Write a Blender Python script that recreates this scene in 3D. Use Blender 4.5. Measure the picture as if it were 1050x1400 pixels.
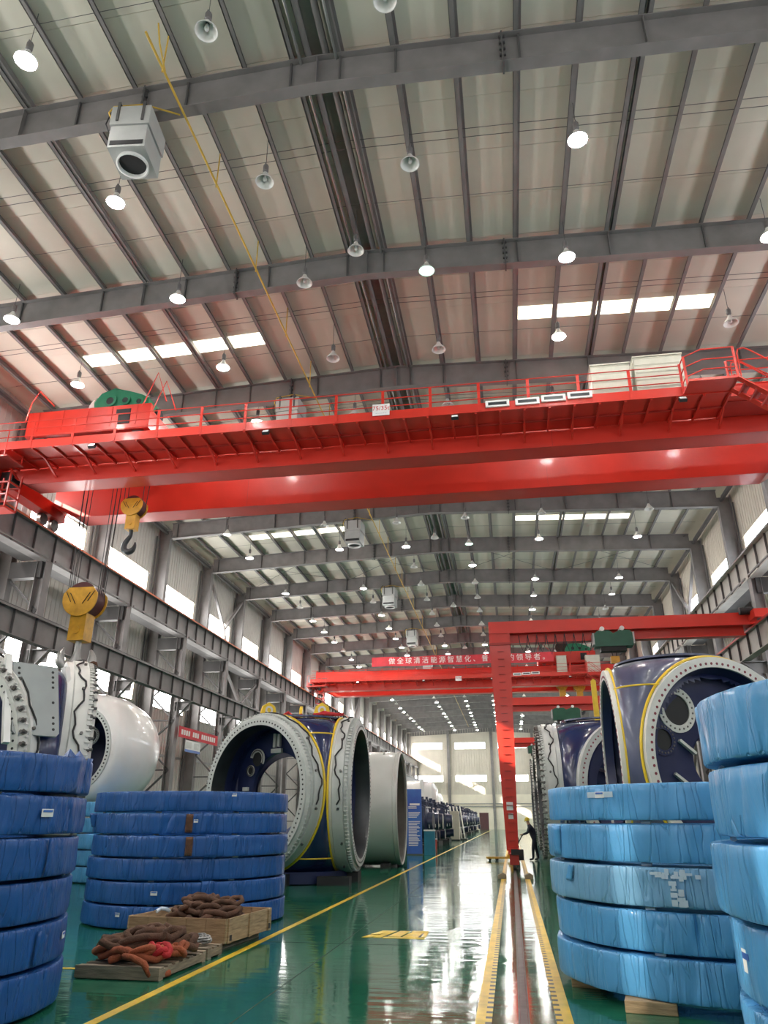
import bpy, math, random
from mathutils import Vector, Matrix, noise
for o in list(bpy.data.objects): bpy.data.objects.remove(o)
SC = bpy.context.scene
COL = SC.collection
PI = math.pi
def R(d): return math.radians(d)

# ---------------------------------------------------------------- camera
W_PX, H_PX, F_PX = 1050.0, 1400.0, 1010.0
cam_d = bpy.data.cameras.new('camera'); cam = bpy.data.objects.new('camera', cam_d); COL.objects.link(cam)
cam_d.sensor_fit = 'VERTICAL'; cam_d.sensor_height = 36.0; cam_d.sensor_width = 27.0
cam_d.lens = 36.0 * F_PX / H_PX
cam_d.clip_start = 0.1; cam_d.clip_end = 600
cam.location = (0, 0, 1.65)
cam.rotation_euler = (R(90 + 22.628), 0, R(9.086))
SC.camera = cam

# ---------------------------------------------------------------- world, sun, exposure
wd = bpy.data.worlds.new('sky'); SC.world = wd; wd.use_nodes = True
bg = wd.node_tree.nodes['Background']; bg.inputs[0].default_value = (0.86, 0.93, 1.0, 1); bg.inputs[1].default_value = 5.0
sun_d = bpy.data.lights.new('sun', 'SUN'); sun_d.energy = 16.0; sun_d.angle = R(0.6); sun_d.color = (1.0, 0.9, 0.74)
sun = bpy.data.objects.new('sun', sun_d); COL.objects.link(sun)
sun.rotation_euler = Vector((1.25, 1.0, -0.62)).to_track_quat('-Z', 'Y').to_euler()
SC.view_settings.view_transform = 'Standard'; SC.view_settings.look = 'None'
SC.view_settings.exposure = 0.3; SC.view_settings.gamma = 1.0; SC.view_settings.use_curve_mapping = False
WIN_E, SKY_E, LAMP_E = 18.0, 5.0, 260.0          # side windows, roof lights, lit lamp glass
SC.cycles.use_denoising = True
SC.cycles.max_bounces = 7; SC.cycles.diffuse_bounces = 4; SC.cycles.glossy_bounces = 4
SC.cycles.transparent_max_bounces = 8
SC.cycles.sample_clamp_indirect = 6.0
SC.cycles.caustics_reflective = False; SC.cycles.caustics_refractive = False

# ---------------------------------------------------------------- mesh helpers
class MB:
    def __init__(s): s.v = []; s.f = []; s.m = []
    def add(s, vs, fs, mi=0):
        b = len(s.v); s.v += [tuple(p) for p in vs]; s.f += [tuple(i + b for i in f) for f in fs]; s.m += [mi] * len(fs)
    def box(s, x0, x1, y0, y1, z0, z1, mi=0):
        s.add([(x0,y0,z0),(x1,y0,z0),(x1,y1,z0),(x0,y1,z0),(x0,y0,z1),(x1,y0,z1),(x1,y1,z1),(x0,y1,z1)],
              [(3,2,1,0),(4,5,6,7),(0,1,5,4),(1,2,6,5),(2,3,7,6),(3,0,4,7)], mi); return s
    def cbox(s, c, d, rz=0, mi=0, rx=0, ry=0):
        M = Matrix.Translation(c) @ Matrix.Rotation(rz,4,'Z') @ Matrix.Rotation(ry,4,'Y') @ Matrix.Rotation(rx,4,'X')
        h = [k/2 for k in d]
        vs = [M @ Vector((a*h[0], b*h[1], e*h[2])) for e in (-1,1) for a,b in ((-1,-1),(1,-1),(1,1),(-1,1))]
        s.add(vs, [(3,2,1,0),(4,5,6,7),(0,1,5,4),(1,2,6,5),(2,3,7,6),(3,0,4,7)], mi); return s
    def bar(s, p, q, w, h=None, up=(0,0,1), mi=0):       # rectangular bar between two points
        h = h or w; p = Vector(p); q = Vector(q); d = (q-p).normalized(); u = Vector(up)
        if abs(d.dot(u)) > 0.98: u = Vector((1,0,0))
        a = d.cross(u).normalized(); b = a.cross(d).normalized()
        vs = [e + a*i*w/2 + b*j*h/2 for e in (p,q) for i,j in ((-1,-1),(1,-1),(1,1),(-1,1))]
        s.add(vs, [(3,2,1,0),(4,5,6,7),(0,1,5,4),(1,2,6,5),(2,3,7,6),(3,0,4,7)], mi); return s
    def tube(s, pts, r, n=8, mi=0, closed=False, caps=True):
        P = [Vector(p) for p in pts]; L = len(P); rs = r if isinstance(r,(list,tuple)) else [r]*L
        rings = []; prev = None
        for i in range(L):
            if closed: t = P[(i+1)%L] - P[i-1]
            else: t = P[min(i+1,L-1)] - P[max(i-1,0)]
            if t.length < 1e-9: t = Vector((0,0,1))
            t.normalize()
            if prev is None:
                u = Vector((0,0,1)) if abs(t.z) < .9 else Vector((1,0,0)); a = t.cross(u).normalized()
            else:
                a = prev - t*prev.dot(t)
                a = a.normalized() if a.length > 1e-6 else t.orthogonal().normalized()
            prev = a; b = t.cross(a)
            rings.append([P[i] + (a*math.cos(2*PI*k/n) + b*math.sin(2*PI*k/n))*rs[i] for k in range(n)])
        vs = [p for g in rings for p in g]; fs = []
        for i in range(L if closed else L-1):
            j = (i+1) % L
            for k in range(n): fs.append((i*n+k, i*n+(k+1)%n, j*n+(k+1)%n, j*n+k))
        if caps and not closed:
            fs.append(tuple(range(n-1,-1,-1))); fs.append(tuple((L-1)*n+k for k in range(n)))
        s.add(vs, fs, mi); return s
    def cyl(s, p, q, r, n=12, mi=0, r2=None): return s.tube([p,q], [r, r if r2 is None else r2], n, mi)
    def lathe(s, prof, n=32, M=None, mi=0, a0=0, a1=2*PI, close_prof=False):   # prof: (radius, height) about local Z
        M = M or Matrix(); full = abs(a1-a0-2*PI) < 1e-6; K = n if full else n+1; m = len(prof)
        vs = [M @ Vector((r*math.cos(a0+(a1-a0)*k/n), r*math.sin(a0+(a1-a0)*k/n), z)) for k in range(K) for r,z in prof]
        fs = []
        for k in range(n):
            k2 = (k+1) % K
            for i in range(m if close_prof else m-1):
                j = (i+1) % m
                fs.append((k*m+i, k2*m+i, k2*m+j, k*m+j))
        s.add(vs, fs, mi); return s
    def prism(s, poly, M, t, mi=0):                          # polygon in local XY, thickness t along local Z, centred
        n = len(poly); vs = [M @ Vector((x,y,-t/2)) for x,y in poly] + [M @ Vector((x,y,t/2)) for x,y in poly]
        fs = [tuple(range(n-1,-1,-1)), tuple(range(n,2*n))] + [(i,(i+1)%n,n+(i+1)%n,n+i) for i in range(n)]
        s.add(vs, fs, mi); return s
    def mesh(s, name, mats, smooth=None):
        me = bpy.data.meshes.new(name); me.from_pydata(s.v, [], s.f)
        for m in (mats if isinstance(mats,(list,tuple)) else [mats]): me.materials.append(m)
        if any(s.m): me.polygons.foreach_set('material_index', s.m)
        if smooth is not None:
            me.polygons.foreach_set('use_smooth', [True]*len(me.polygons)); me.set_sharp_from_angle(angle=R(smooth))
        me.update(); return me
    def build(s, name, mats, parent=None, smooth=None, loc=None, rot=None):
        return put(name, s.mesh(name, mats, smooth), parent, loc, rot)
def put(name, me, parent=None, loc=None, rot=None):
    o = bpy.data.objects.new(name, me); COL.objects.link(o); o.parent = parent
    if loc is not None: o.location = loc
    if rot is not None: o.rotation_euler = rot
    return o
def tag(o, label, cat, group=None, kind=None):
    o['label'] = label; o['category'] = cat
    if group: o['group'] = group
    if kind: o['kind'] = kind
    return o
def thing(name, label, cat, loc=(0,0,0), rz=0, group=None):
    o = bpy.data.objects.new(name, None); COL.objects.link(o); o.empty_display_size = .2
    o.location = loc; o.rotation_euler = (0,0,rz); return tag(o, label, cat, group)
def struct(name, mb=None, mat=None, loc=(0,0,0)):
    o = mb.build(name, mat) if mb else bpy.data.objects.new(name, None)
    if not mb: COL.objects.link(o); o.location = loc
    o['kind'] = 'structure'; return o
def copy_tree(o, parent=None):
    c = o.copy(); COL.objects.link(c); c.parent = parent
    for ch in o.children: copy_tree(ch, c)
    return c
def frame(n, up=(0,0,1), loc=(0,0,0)):                       # matrix whose local Z looks along n
    z = Vector(n).normalized(); u = Vector(up)
    x = u.cross(z)
    if x.length < 1e-4: x = Vector((1,0,0))
    x.normalize(); y = z.cross(x)
    return Matrix.Translation(loc) @ Matrix((x,y,z)).transposed().to_4x4()
def text_mesh(body, size, mat, name, extrude=0.004):
    c = bpy.data.curves.new(name, 'FONT'); c.body = body; c.size = size; c.extrude = extrude
    c.align_x = 'CENTER'; c.align_y = 'CENTER'; c.resolution_u = 2
    t = bpy.data.objects.new(name, c); COL.objects.link(t)
    bpy.context.view_layer.update()
    dg = bpy.context.evaluated_depsgraph_get()
    me = bpy.data.meshes.new_from_object(t.evaluated_get(dg)); me.name = name
    bpy.data.objects.remove(t); me.materials.clear(); me.materials.append(mat); return me

# ---------------------------------------------------------------- materials
def mat(name, col, rough=.5, metal=0.0, var=.12, scale=3.0, bump=0.0, bscale=None, stretch=(1,1,1), emit=None, coat=0.0, col2=None, spec=None):
    m = bpy.data.materials.new(name); m.use_nodes = True; nt = m.node_tree; N = nt.nodes; L = nt.links
    b = N['Principled BSDF']; b.inputs['Roughness'].default_value = rough; b.inputs['Metallic'].default_value = metal
    if coat: b.inputs['Coat Weight'].default_value = coat; b.inputs['Coat Roughness'].default_value = .1
    if spec is not None: b.inputs['Specular IOR Level'].default_value = spec
    tc = N.new('ShaderNodeTexCoord'); mp = N.new('ShaderNodeMapping'); mp.inputs['Scale'].default_value = stretch
    L.new(tc.outputs['Object'], mp.inputs[0])
    nz = N.new('ShaderNodeTexNoise'); nz.inputs['Scale'].default_value = scale; nz.inputs['Detail'].default_value = 5
    L.new(mp.outputs[0], nz.inputs['Vector'])
    rp = N.new('ShaderNodeValToRGB'); rp.color_ramp.elements[0].position = .3; rp.color_ramp.elements[1].position = .7
    c2 = col2 or tuple(min(1, c*(1+var)) for c in col); c1 = tuple(c*(1-var) for c in col)
    rp.color_ramp.elements[0].color = (*c1,1); rp.color_ramp.elements[1].color = (*c2,1)
    L.new(nz.outputs['Fac'], rp.inputs[0]); L.new(rp.outputs[0], b.inputs['Base Color'])
    if bump:
        n2 = N.new('ShaderNodeTexNoise'); n2.inputs['Scale'].default_value = bscale or scale*6; n2.inputs['Detail'].default_value = 3
        L.new(mp.outputs[0], n2.inputs['Vector'])
        bp = N.new('ShaderNodeBump'); bp.inputs['Strength'].default_value = bump; bp.inputs['Distance'].default_value = .02
        L.new(n2.outputs['Fac'], bp.inputs['Height']); L.new(bp.outputs[0], b.inputs['Normal'])
    if emit:
        b.inputs['Emission Color'].default_value = (*emit[0],1); b.inputs['Emission Strength'].default_value = emit[1]
    return m
def pane_mat(name, col, strength, clear):                    # daylit polycarbonate sheet: passes some sun or none; daylight is added as glow
    m = bpy.data.materials.new(name); m.use_nodes = True; nt = m.node_tree; N = nt.nodes; L = nt.links
    N.remove(N['Principled BSDF']); out = N['Material Output']
    e = N.new('ShaderNodeEmission'); e.inputs[0].default_value = (*col,1); e.inputs[1].default_value = strength
    nz = N.new('ShaderNodeTexNoise'); nz.inputs['Scale'].default_value = 1.5
    rp = N.new('ShaderNodeValToRGB'); rp.color_ramp.elements[0].color = (*[c*.85 for c in col],1); rp.color_ramp.elements[1].color = (*col,1)
    L.new(nz.outputs['Fac'], rp.inputs[0]); L.new(rp.outputs[0], e.inputs[0])
    t = N.new('ShaderNodeBsdfTransparent'); t.inputs[0].default_value = (clear,clear,clear,1)
    a = N.new('ShaderNodeAddShader'); L.new(e.outputs[0], a.inputs[0]); L.new(t.outputs[0], a.inputs[1])
    L.new(a.outputs[0], out.inputs[0]); return m
def floor_mat():
    m = mat('green_epoxy', (.013,.112,.064), rough=.12, var=.2, scale=.35, spec=.34, col2=(.020,.148,.086))
    nt = m.node_tree; N = nt.nodes; L = nt.links; b = N['Principled BSDF']
    tc = N.new('ShaderNodeTexCoord')
    n1 = N.new('ShaderNodeTexNoise'); n1.inputs['Scale'].default_value = 1.5; n1.inputs['Detail'].default_value = 3
    mp = N.new('ShaderNodeMapping'); mp.inputs['Scale'].default_value = (.45,2.6,1); L.new(tc.outputs['Object'], mp.inputs[0]); L.new(mp.outputs[0], n1.inputs['Vector'])
    bp = N.new('ShaderNodeBump'); bp.inputs['Strength'].default_value = .40; bp.inputs['Distance'].default_value = .012
    L.new(n1.outputs['Fac'], bp.inputs['Height']); L.new(bp.outputs[0], b.inputs['Normal'])
    n2 = N.new('ShaderNodeTexNoise'); n2.inputs['Scale'].default_value = .8; n2.inputs['Detail'].default_value = 8
    L.new(tc.outputs['Object'], n2.inputs['Vector'])
    mr = N.new('ShaderNodeMapRange'); mr.inputs[1].default_value = .35; mr.inputs[2].default_value = .75; mr.inputs[3].default_value = .05; mr.inputs[4].default_value = .15
    L.new(n2.outputs['Fac'], mr.inputs[0]); L.new(mr.outputs[0], b.inputs['Roughness'])
    return m
def wrap_mat(name, col, lo, coat=.25):                       # wrinkled tarpaulin film
    m = mat(name, col, rough=.42, var=.12, scale=2.2, stretch=(1,1,.5), coat=coat, spec=.4)
    nt = m.node_tree; N = nt.nodes; L = nt.links; b = N['Principled BSDF']; tc = N.new('ShaderNodeTexCoord')
    def nz(sc, scale, det, dist):
        mp = N.new('ShaderNodeMapping'); mp.inputs['Scale'].default_value = sc; L.new(tc.outputs['Object'], mp.inputs[0])
        n = N.new('ShaderNodeTexNoise'); n.inputs['Scale'].default_value = scale; n.inputs['Detail'].default_value = det; n.inputs['Distortion'].default_value = dist
        L.new(mp.outputs[0], n.inputs['Vector']); return n.outputs['Fac']
    broad = nz((2.4,2.4,.6), 1.6, 5, .7)
    fold = nz((6,6,.8), 1.3, 2, .5)                          # sharp crease lines where the noise crosses mid value
    sb = N.new('ShaderNodeMath'); sb.operation = 'SUBTRACT'; sb.inputs[1].default_value = .5; L.new(fold, sb.inputs[0])
    ab = N.new('ShaderNodeMath'); ab.operation = 'ABSOLUTE'; L.new(sb.outputs[0], ab.inputs[0])
    mr = N.new('ShaderNodeMapRange'); mr.inputs[1].default_value = 0; mr.inputs[2].default_value = .035; mr.inputs[3].default_value = -.22; mr.inputs[4].default_value = 0
    L.new(ab.outputs[0], mr.inputs[0])
    ad = N.new('ShaderNodeMath'); ad.operation = 'ADD'; L.new(broad, ad.inputs[0]); L.new(mr.outputs[0], ad.inputs[1])
    bp = N.new('ShaderNodeBump'); bp.inputs['Strength'].default_value = .85; bp.inputs['Distance'].default_value = .05
    L.new(ad.outputs[0], bp.inputs['Height']); L.new(bp.outputs[0], b.inputs['Normal'])
    return m
def wood_mat(name, a, b_):
    return mat(name, a, rough=.75, var=.25, scale=4, stretch=(1,1,9), bump=.3, bscale=18, col2=b_)
def tick_mat():                                              # yellow tape with printed black ticks
    m = mat('tick_tape', (.72,.48,.03), rough=.35, var=.15)
    nt = m.node_tree; N = nt.nodes; L = nt.links; b = N['Principled BSDF']
    tc = N.new('ShaderNodeTexCoord'); sp = N.new('ShaderNodeSeparateXYZ'); L.new(tc.outputs['Object'], sp.inputs[0])
    mu = N.new('ShaderNodeMath'); mu.operation = 'MULTIPLY'; mu.inputs[1].default_value = 5.0; L.new(sp.outputs['Y'], mu.inputs[0])
    fr = N.new('ShaderNodeMath'); fr.operation = 'FRACT'; L.new(mu.outputs[0], fr.inputs[0])
    gt = N.new('ShaderNodeMath'); gt.operation = 'GREATER_THAN'; gt.inputs[1].default_value = .6; L.new(fr.outputs[0], gt.inputs[0])
    mx = N.new('ShaderNodeMix'); mx.data_type = 'RGBA'; mx.inputs['A'].default_value = (.72,.48,.03,1); mx.inputs['B'].default_value = (.02,.02,.02,1)
    L.new(gt.outputs[0], mx.inputs['Factor']); L.new(mx.outputs['Result'], b.inputs['Base Color']); return m
M = dict(
    floor=floor_mat(),
    roof=mat('roof_liner', (.72,.685,.585), rough=.55, var=.06, scale=.6),
    roofout=mat('roof_outer_sheet', (.30,.29,.27), rough=.7),
    steel=mat('grey_painted_steel', (.205,.192,.190), rough=.5, var=.15, scale=1.6, bump=.05),
    steeld=mat('dark_grey_steel', (.085,.082,.082), rough=.55, var=.15, scale=1.6),
    plate=mat('bare_plate_grey', (.30,.33,.33), rough=.45, var=.08, scale=2),
    webl=mat('pale_grey_web_paint', (.46,.44,.40), rough=.5, var=.1, scale=1.6),
    galv=mat('galvanised_steel', (.36,.36,.35), rough=.4, metal=.6, var=.12, scale=2),
    clad=mat('beige_wall_cladding', (.64,.585,.50), rough=.55, var=.06, scale=.5),
    cladl=mat('grey_wall_cladding', (.50,.48,.45), rough=.55, var=.06, scale=.5),
    plaster=mat('cream_plaster', (.85,.78,.66), rough=.8, var=.05, scale=.7),
    frame=mat('window_frame_cream', (.62,.55,.42), rough=.5, var=.08),
    pane_l=pane_mat('daylit_pane_sun_side', (1.0,.98,.95), WIN_E, .8),
    pane_block=pane_mat('sun_blocking_pane', (1.0,.98,.95), WIN_E, .0),  # made opaque to the sun to keep its patches out; daylight is glow
    pane_r=pane_mat('daylit_pane_shade_side', (.88,.94,1.0), WIN_E*.5, .0),
    pane_b=pane_mat('daylit_pane_end_wall', (.97,.98,1.0), WIN_E*.42, .0),
    skyl=pane_mat('roof_light_sheet', (1.0,.93,.75), SKY_E, .0),
    red=mat('crane_red_paint', (.60,.032,.018), rough=.36, var=.1, scale=.9, bump=.03, coat=.15),
    redd=mat('crane_dark_red_paint', (.40,.028,.02), rough=.45, var=.12, scale=1.2),
    orange=mat('orange_rail_paint', (.55,.14,.06), rough=.5, var=.2, scale=2),
    green=mat('gearbox_green', (.01,.17,.085), rough=.4, var=.15, scale=3),
    hgreen=mat('hoist_green', (.006,.085,.045), rough=.35, var=.12, scale=3),
    drum=mat('rope_drum_brown', (.05,.025,.02), rough=.7, var=.3, scale=10, bump=.3),
    black=mat('black_rubber', (.015,.015,.017), rough=.6, var=.2),
    rope=mat('steel_rope', (.035,.033,.034), rough=.6, var=.3, scale=12),
    yellow=mat('hook_yellow_paint', (.62,.33,.03), rough=.4, var=.18, scale=4, bump=.05),
    yline=mat('yellow_floor_paint', (.72,.48,.03), rough=.35, var=.2, scale=4),
    ybright=mat('lug_yellow_paint', (.80,.55,.03), rough=.4, var=.1, scale=4),
    ypipe=mat('yellow_gas_pipe', (.62,.40,.06), rough=.45, var=.15),
    tick=tick_mat(),
    rail=mat('rail_steel', (.10,.085,.085), rough=.4, metal=.5, var=.3, scale=6),
    bed=mat('grouted_rail_bed', (.02,.105,.07), rough=.22, var=.4, scale=5, bump=.1, col2=(.05,.13,.095), spec=.38),
    cab=mat('cabinet_ivory', (.60,.59,.50), rough=.5, var=.06),
    white=mat('white_enamel', (.78,.78,.76), rough=.4, var=.05),
    heater=mat('heater_grey_enamel', (.40,.41,.40), rough=.45, var=.06),
    paper=mat('paper_label', (.75,.76,.75), rough=.7, var=.05),
    print_=mat('printed_ink', (.10,.13,.18), rough=.7, var=.1),
    redink=mat('red_print', (.60,.03,.04), rough=.7, var=.1),
    banner=mat('red_banner_cloth', (.64,.045,.06), rough=.7, var=.1, scale=2),
    wletter=mat('white_banner_letters', (.85,.80,.78), rough=.7, var=.03),
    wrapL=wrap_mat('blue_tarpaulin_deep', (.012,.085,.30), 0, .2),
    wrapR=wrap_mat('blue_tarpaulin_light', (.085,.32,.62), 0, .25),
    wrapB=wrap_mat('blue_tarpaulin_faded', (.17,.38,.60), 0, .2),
    tape=mat('clear_tape', (.50,.62,.72), rough=.15, var=.1, coat=.6),
    wood=wood_mat('pale_pine', (.33,.22,.12), (.47,.33,.19)),
    wood2=wood_mat('plywood', (.30,.17,.085), (.40,.25,.14)),
    oldwood=wood_mat('weathered_pallet_wood', (.20,.16,.11), (.31,.25,.18)),
    sling=mat('brown_sling_webbing', (.10,.048,.028), rough=.9, var=.35, scale=9, bump=.5, bscale=60),
    slingo=mat('orange_sling_webbing', (.30,.075,.03), rough=.9, var=.3, scale=9, bump=.5, bscale=60),
    slingr=mat('red_sling_webbing', (.45,.02,.025), rough=.85, var=.25, scale=9, bump=.4, bscale=60),
    navy=mat('navy_hub_paint', (.012,.022,.085), rough=.22, var=.2, scale=1.2, coat=.5),
    navyg=mat('navy_grey_hub_paint', (.075,.085,.15), rough=.3, var=.3, scale=1.0, coat=.3, bump=.1, bscale=4),
    navyd=mat('navy_inside_paint', (.014,.022,.085), rough=.4, var=.2, scale=1.2),
    ring=mat('bearing_grey_paint', (.50,.52,.50), rough=.4, var=.08, scale=3),
    ringw=mat('flange_white_paint', (.66,.66,.63), rough=.45, var=.06, scale=3),
    ringd=mat('bearing_bore_dark', (.035,.04,.045), rough=.35, metal=.3, var=.2),
    stud=mat('stud_steel', (.16,.155,.15), rough=.35, metal=.8, var=.2, scale=9),
    dot=mat('bolt_hole_cap_red', (.22,.03,.05), rough=.5, var=.2),
    hole=mat('bolt_hole_dark', (.02,.02,.022), rough=.7, var=.2),
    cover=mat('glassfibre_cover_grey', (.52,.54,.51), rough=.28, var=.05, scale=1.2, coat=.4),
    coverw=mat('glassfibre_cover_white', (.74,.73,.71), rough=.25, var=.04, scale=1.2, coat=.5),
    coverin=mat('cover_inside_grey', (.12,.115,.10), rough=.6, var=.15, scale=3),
    navym=mat('machine_navy_paint', (.012,.022,.06), rough=.3, var=.25, scale=3, coat=.3),
    teal=mat('teal_box_paint', (.015,.17,.27), rough=.35, var=.12),
    sign=mat('blue_display_board', (.035,.075,.42), rough=.4, var=.1, scale=.6, col2=(.06,.22,.60)),
    beige=mat('beige_cabinet_paint', (.50,.46,.38), rough=.5, var=.06),
    helmet=mat('yellow_helmet', (.75,.55,.03), rough=.3, var=.06),
    skin=mat('skin', (.42,.24,.16), rough=.6, var=.08),
    cloth=mat('navy_workwear', (.014,.018,.035), rough=.85, var=.25, scale=14),
    glass=mat('lamp_reflector_white', (.72,.71,.68), rough=.35, var=.05),
    socket=mat('lamp_ballast_grey', (.16,.15,.15), rough=.5, var=.1),
    lit=mat('lit_lamp_glass', (1,1,1), emit=((1.0,.97,.92), LAMP_E)),
    litg=mat('lit_lamp_glass_green', (1,1,1), emit=((.45,1.0,.75), 2.2)),
    litw=mat('weak_lamp_glass', (1,1,1), emit=((1.0,.96,.9), 3.0)),
    door=mat('dark_red_door', (.09,.03,.035), rough=.5, var=.1),
    maroon=mat('sheave_maroon_paint', (.07,.012,.015), rough=.5, var=.2),
)
# ================================================================ the hall
XL, XR, XC = -19.6, 12.5, -3.5          # wall planes and ridge
Y0, BAY, NB = 11.85, 6.64, 22           # first girder in view, bay length
YF, YB = -8.1, 151.3                    # front and end walls
KS = list(range(-2, NB))                # girder indices
def gy(k): return Y0 + BAY*k
def ztop(x): return 18.55 - .042*abs(x - XC)
rng = random.Random(7)

# ---- floor
floor = struct('floor', MB().box(XL, XR, YF, YB, -.2, 0), M['floor'])
def flat(name, x0, x1, y0, y1, z, m): return MB().box(x0, x1, y0, y1, .0005, z).build(name, m, floor)
flat('aisle_line', -3.81, -3.71, 3, 140, .004, M['yline'])
flat('cross_line', -19, -4.95, 9.55, 9.63, .004, M['yline'])
flat('rail_bed', -.28, .28, 2.5, 110, .003, M['floor'])
for s in (-1, 1):
    flat('safety_line', s*.385-.045, s*.385+.045, 2.5, 110, .0045, M['yline'])
    flat('tick_strip', s*.312-.03, s*.312+.028, 2.5, 110, .0045, M['tick'])
rl = MB().box(-.032, .032, 2.5, 110, .0005, .012); rl.box(-.05, -.034, 2.5, 110, .0005, .006); rl.box(.034, .05, 2.5, 110, .0005, .006)
rl.build('floor_rail', M['rail'], floor)
mk = MB()                                               # worn yellow arrow block in the aisle
Z1 = Matrix.Translation((0,0,.003))
for poly in ([(-2.37,12.66),(-2.23,12.66),(-2.12,12.93),(-2.29,12.93)], [(-2.29,13.0),(-2.15,13.0),(-2.0,13.42),(-2.16,13.42)],
             [(-2.2,12.66),(-2.08,12.66),(-1.93,13.42),(-2.03,13.42)], [(-2.05,12.62),(-1.40,12.62),(-1.42,12.74),(-2.02,12.74)],
             [(-1.99,12.78),(-1.80,12.78),(-1.72,13.42),(-1.88,13.42)], [(-1.76,12.78),(-1.52,12.78),(-1.50,13.2),(-1.70,13.2)],
             [(-1.68,13.24),(-1.47,13.24),(-1.45,13.46),(-1.68,13.46)], [(-1.48,12.80),(-1.40,12.80),(-1.42,13.44),(-1.46,13.44)]):
    mk.prism(poly, Z1, .004)
mk.build('arrow_marking', M['yline'], floor)
for i,(x,y,w,d) in enumerate([(.62,8.9,.22,.01),(.62,9.0,.22,.01),(.62,9.1,.22,.01),(.62,9.2,.2,.01)]):
    flat('stencil_line', x, x+w, y, y+.035, .003, M['bed'])
for ya,yb,x in ((5,60,-2.55),(5,60,2.6)): flat('floor_joint', x-.006, x+.006, ya, yb, .002, M['black'])
for y in (12,24,36,48): flat('floor_joint', -3.7, -.5, y, y+.012, .002, M['black'])

# ---- roof
ceiling = struct('ceiling')
ro = MB()
for s in (-1, 1):
    xe = XL if s < 0 else XR
    ro.add([(XC,YF,ztop(XC)+.40),(xe,YF,ztop(xe)+.40),(xe,YB,ztop(xe)+.40),(XC,YB,ztop(XC)+.40)], [(0,1,2,3)])
ro.build('outer_roof_sheet', M['roofout'], ceiling)
def slab(xa, xb, ya, yb, dz0, dz1):
    m = MB(); za, zb = ztop(xa), ztop(xb)
    m.add([(xa,ya,za+dz0),(xb,ya,zb+dz0),(xb,yb,zb+dz0),(xa,yb,za+dz0),(xa,ya,za+dz1),(xb,ya,zb+dz1),(xb,yb,zb+dz1),(xa,yb,za+dz1)],
          [(3,2,1,0),(4,5,6,7),(0,1,5,4),(1,2,6,5),(2,3,7,6),(3,0,4,7)]); return m
PW = BAY/4
pl = [slab(XL, XC-.25, 0, PW-.012, .245, .30).mesh('roof_panel', M['roof']), slab(XC+.25, XR, 0, PW-.012, .245, .30).mesh('roof_panel', M['roof'])]
n = int((YB-YF)/PW)+1
for i in range(n):
    y = gy(-3)-.05+i*PW
    if y < YF-.1 or y+PW > YB+.5: continue
    for q in pl: put('roof_panel', q, ceiling, (0, y, rng.uniform(-.004,.004)))
PX = [-18.5,-17.0,-15.5,-14.02,-12.55,-11.08,-9.61,-8.15,-6.75,-5.34,-4.15,-2.95,-1.62,-.2,1.23,2.62,3.98,5.35,6.71,8.05,9.5,11.0]
for x in PX:                                            # Z purlins
    z = ztop(x); m = MB(); t = .012; s = -1 if x > XC else 1
    m.box(x-.012, x+.012, YF, YB, z, z+.24); m.box(x-.012, x+s*.11, YF, YB, z, z+.014); m.box(x-s*.085, x+.012, YF, YB, z+.226, z+.24)
    m.box(x+s*.10, x+s*.11, YF, YB, z, z+.035)
    m.build('purlin', M['steel'], ceiling)
for x in (-11.08+.16, 3.98+.16): MB().box(x-.05, x+.05, YF, YB, ztop(x)+.02, ztop(x)+.2).build('strut_purlin', M['steel'], ceiling)
for x in (XC-.22, XC+.22):                              # twin ridge pipes
    MB().tube([(x,YF,18.62),(x,YB,18.62)], .085, 10).build('ridge_pipe', M['steel'], ceiling, smooth=40)
MB().box(XC-.30, XC+.30, YF, YB, 18.80, 18.86).build('ridge_flashing', M['roofout'], ceiling)
for x in (XC-.42, XC+.45): MB().tube([(x,YF,18.5),(x,YB,18.5)], .035, 8).build('conduit', M['galv'], ceiling, smooth=40)
for k in KS:                                            # sag rods
    if gy(k) > 80: continue
    for f in (.36, .40, .70):
        y = gy(k)+BAY*f
        for xa, xb in ((-18.9, XC), (XC, 11.8)):
            MB().tube([(xa,y,ztop(xa)+.06),(xb,y,ztop(xb)+.06)], .009 if f < .5 else .007, 5).build('sag_rod', M['steeld'], ceiling)
for k in (5, 12):                                       # roof cross bracing
    for xa, xb in ((-18.5,-11.1),(-11.1,-3.9),(-2.9,4.0),(4.0,11.6)):
        for p, q in ((0,1),(1,0)):
            MB().tube([(xa,gy(k+p)+.1,ztop(xa)-.12),(xb,gy(k+q)-.1,ztop(xb)-.12)], .013, 5).build('cross_brace', M['steeld'], ceiling)
# roof lights, a strip of five in every third bay on each slope
for j in range(-1, 7):
    y = 22.05 + 3*BAY*j
    for seq in (PX[2:8], PX[14:20]):
        for xa, xb in zip(seq, seq[1:]):
            if y < YF+1 or y > YB-2: continue
            slab(xa+.1, xb-.1, y, y+.72, .228, .243).build('roof_light', M['skyl'], ceiling)
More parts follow.
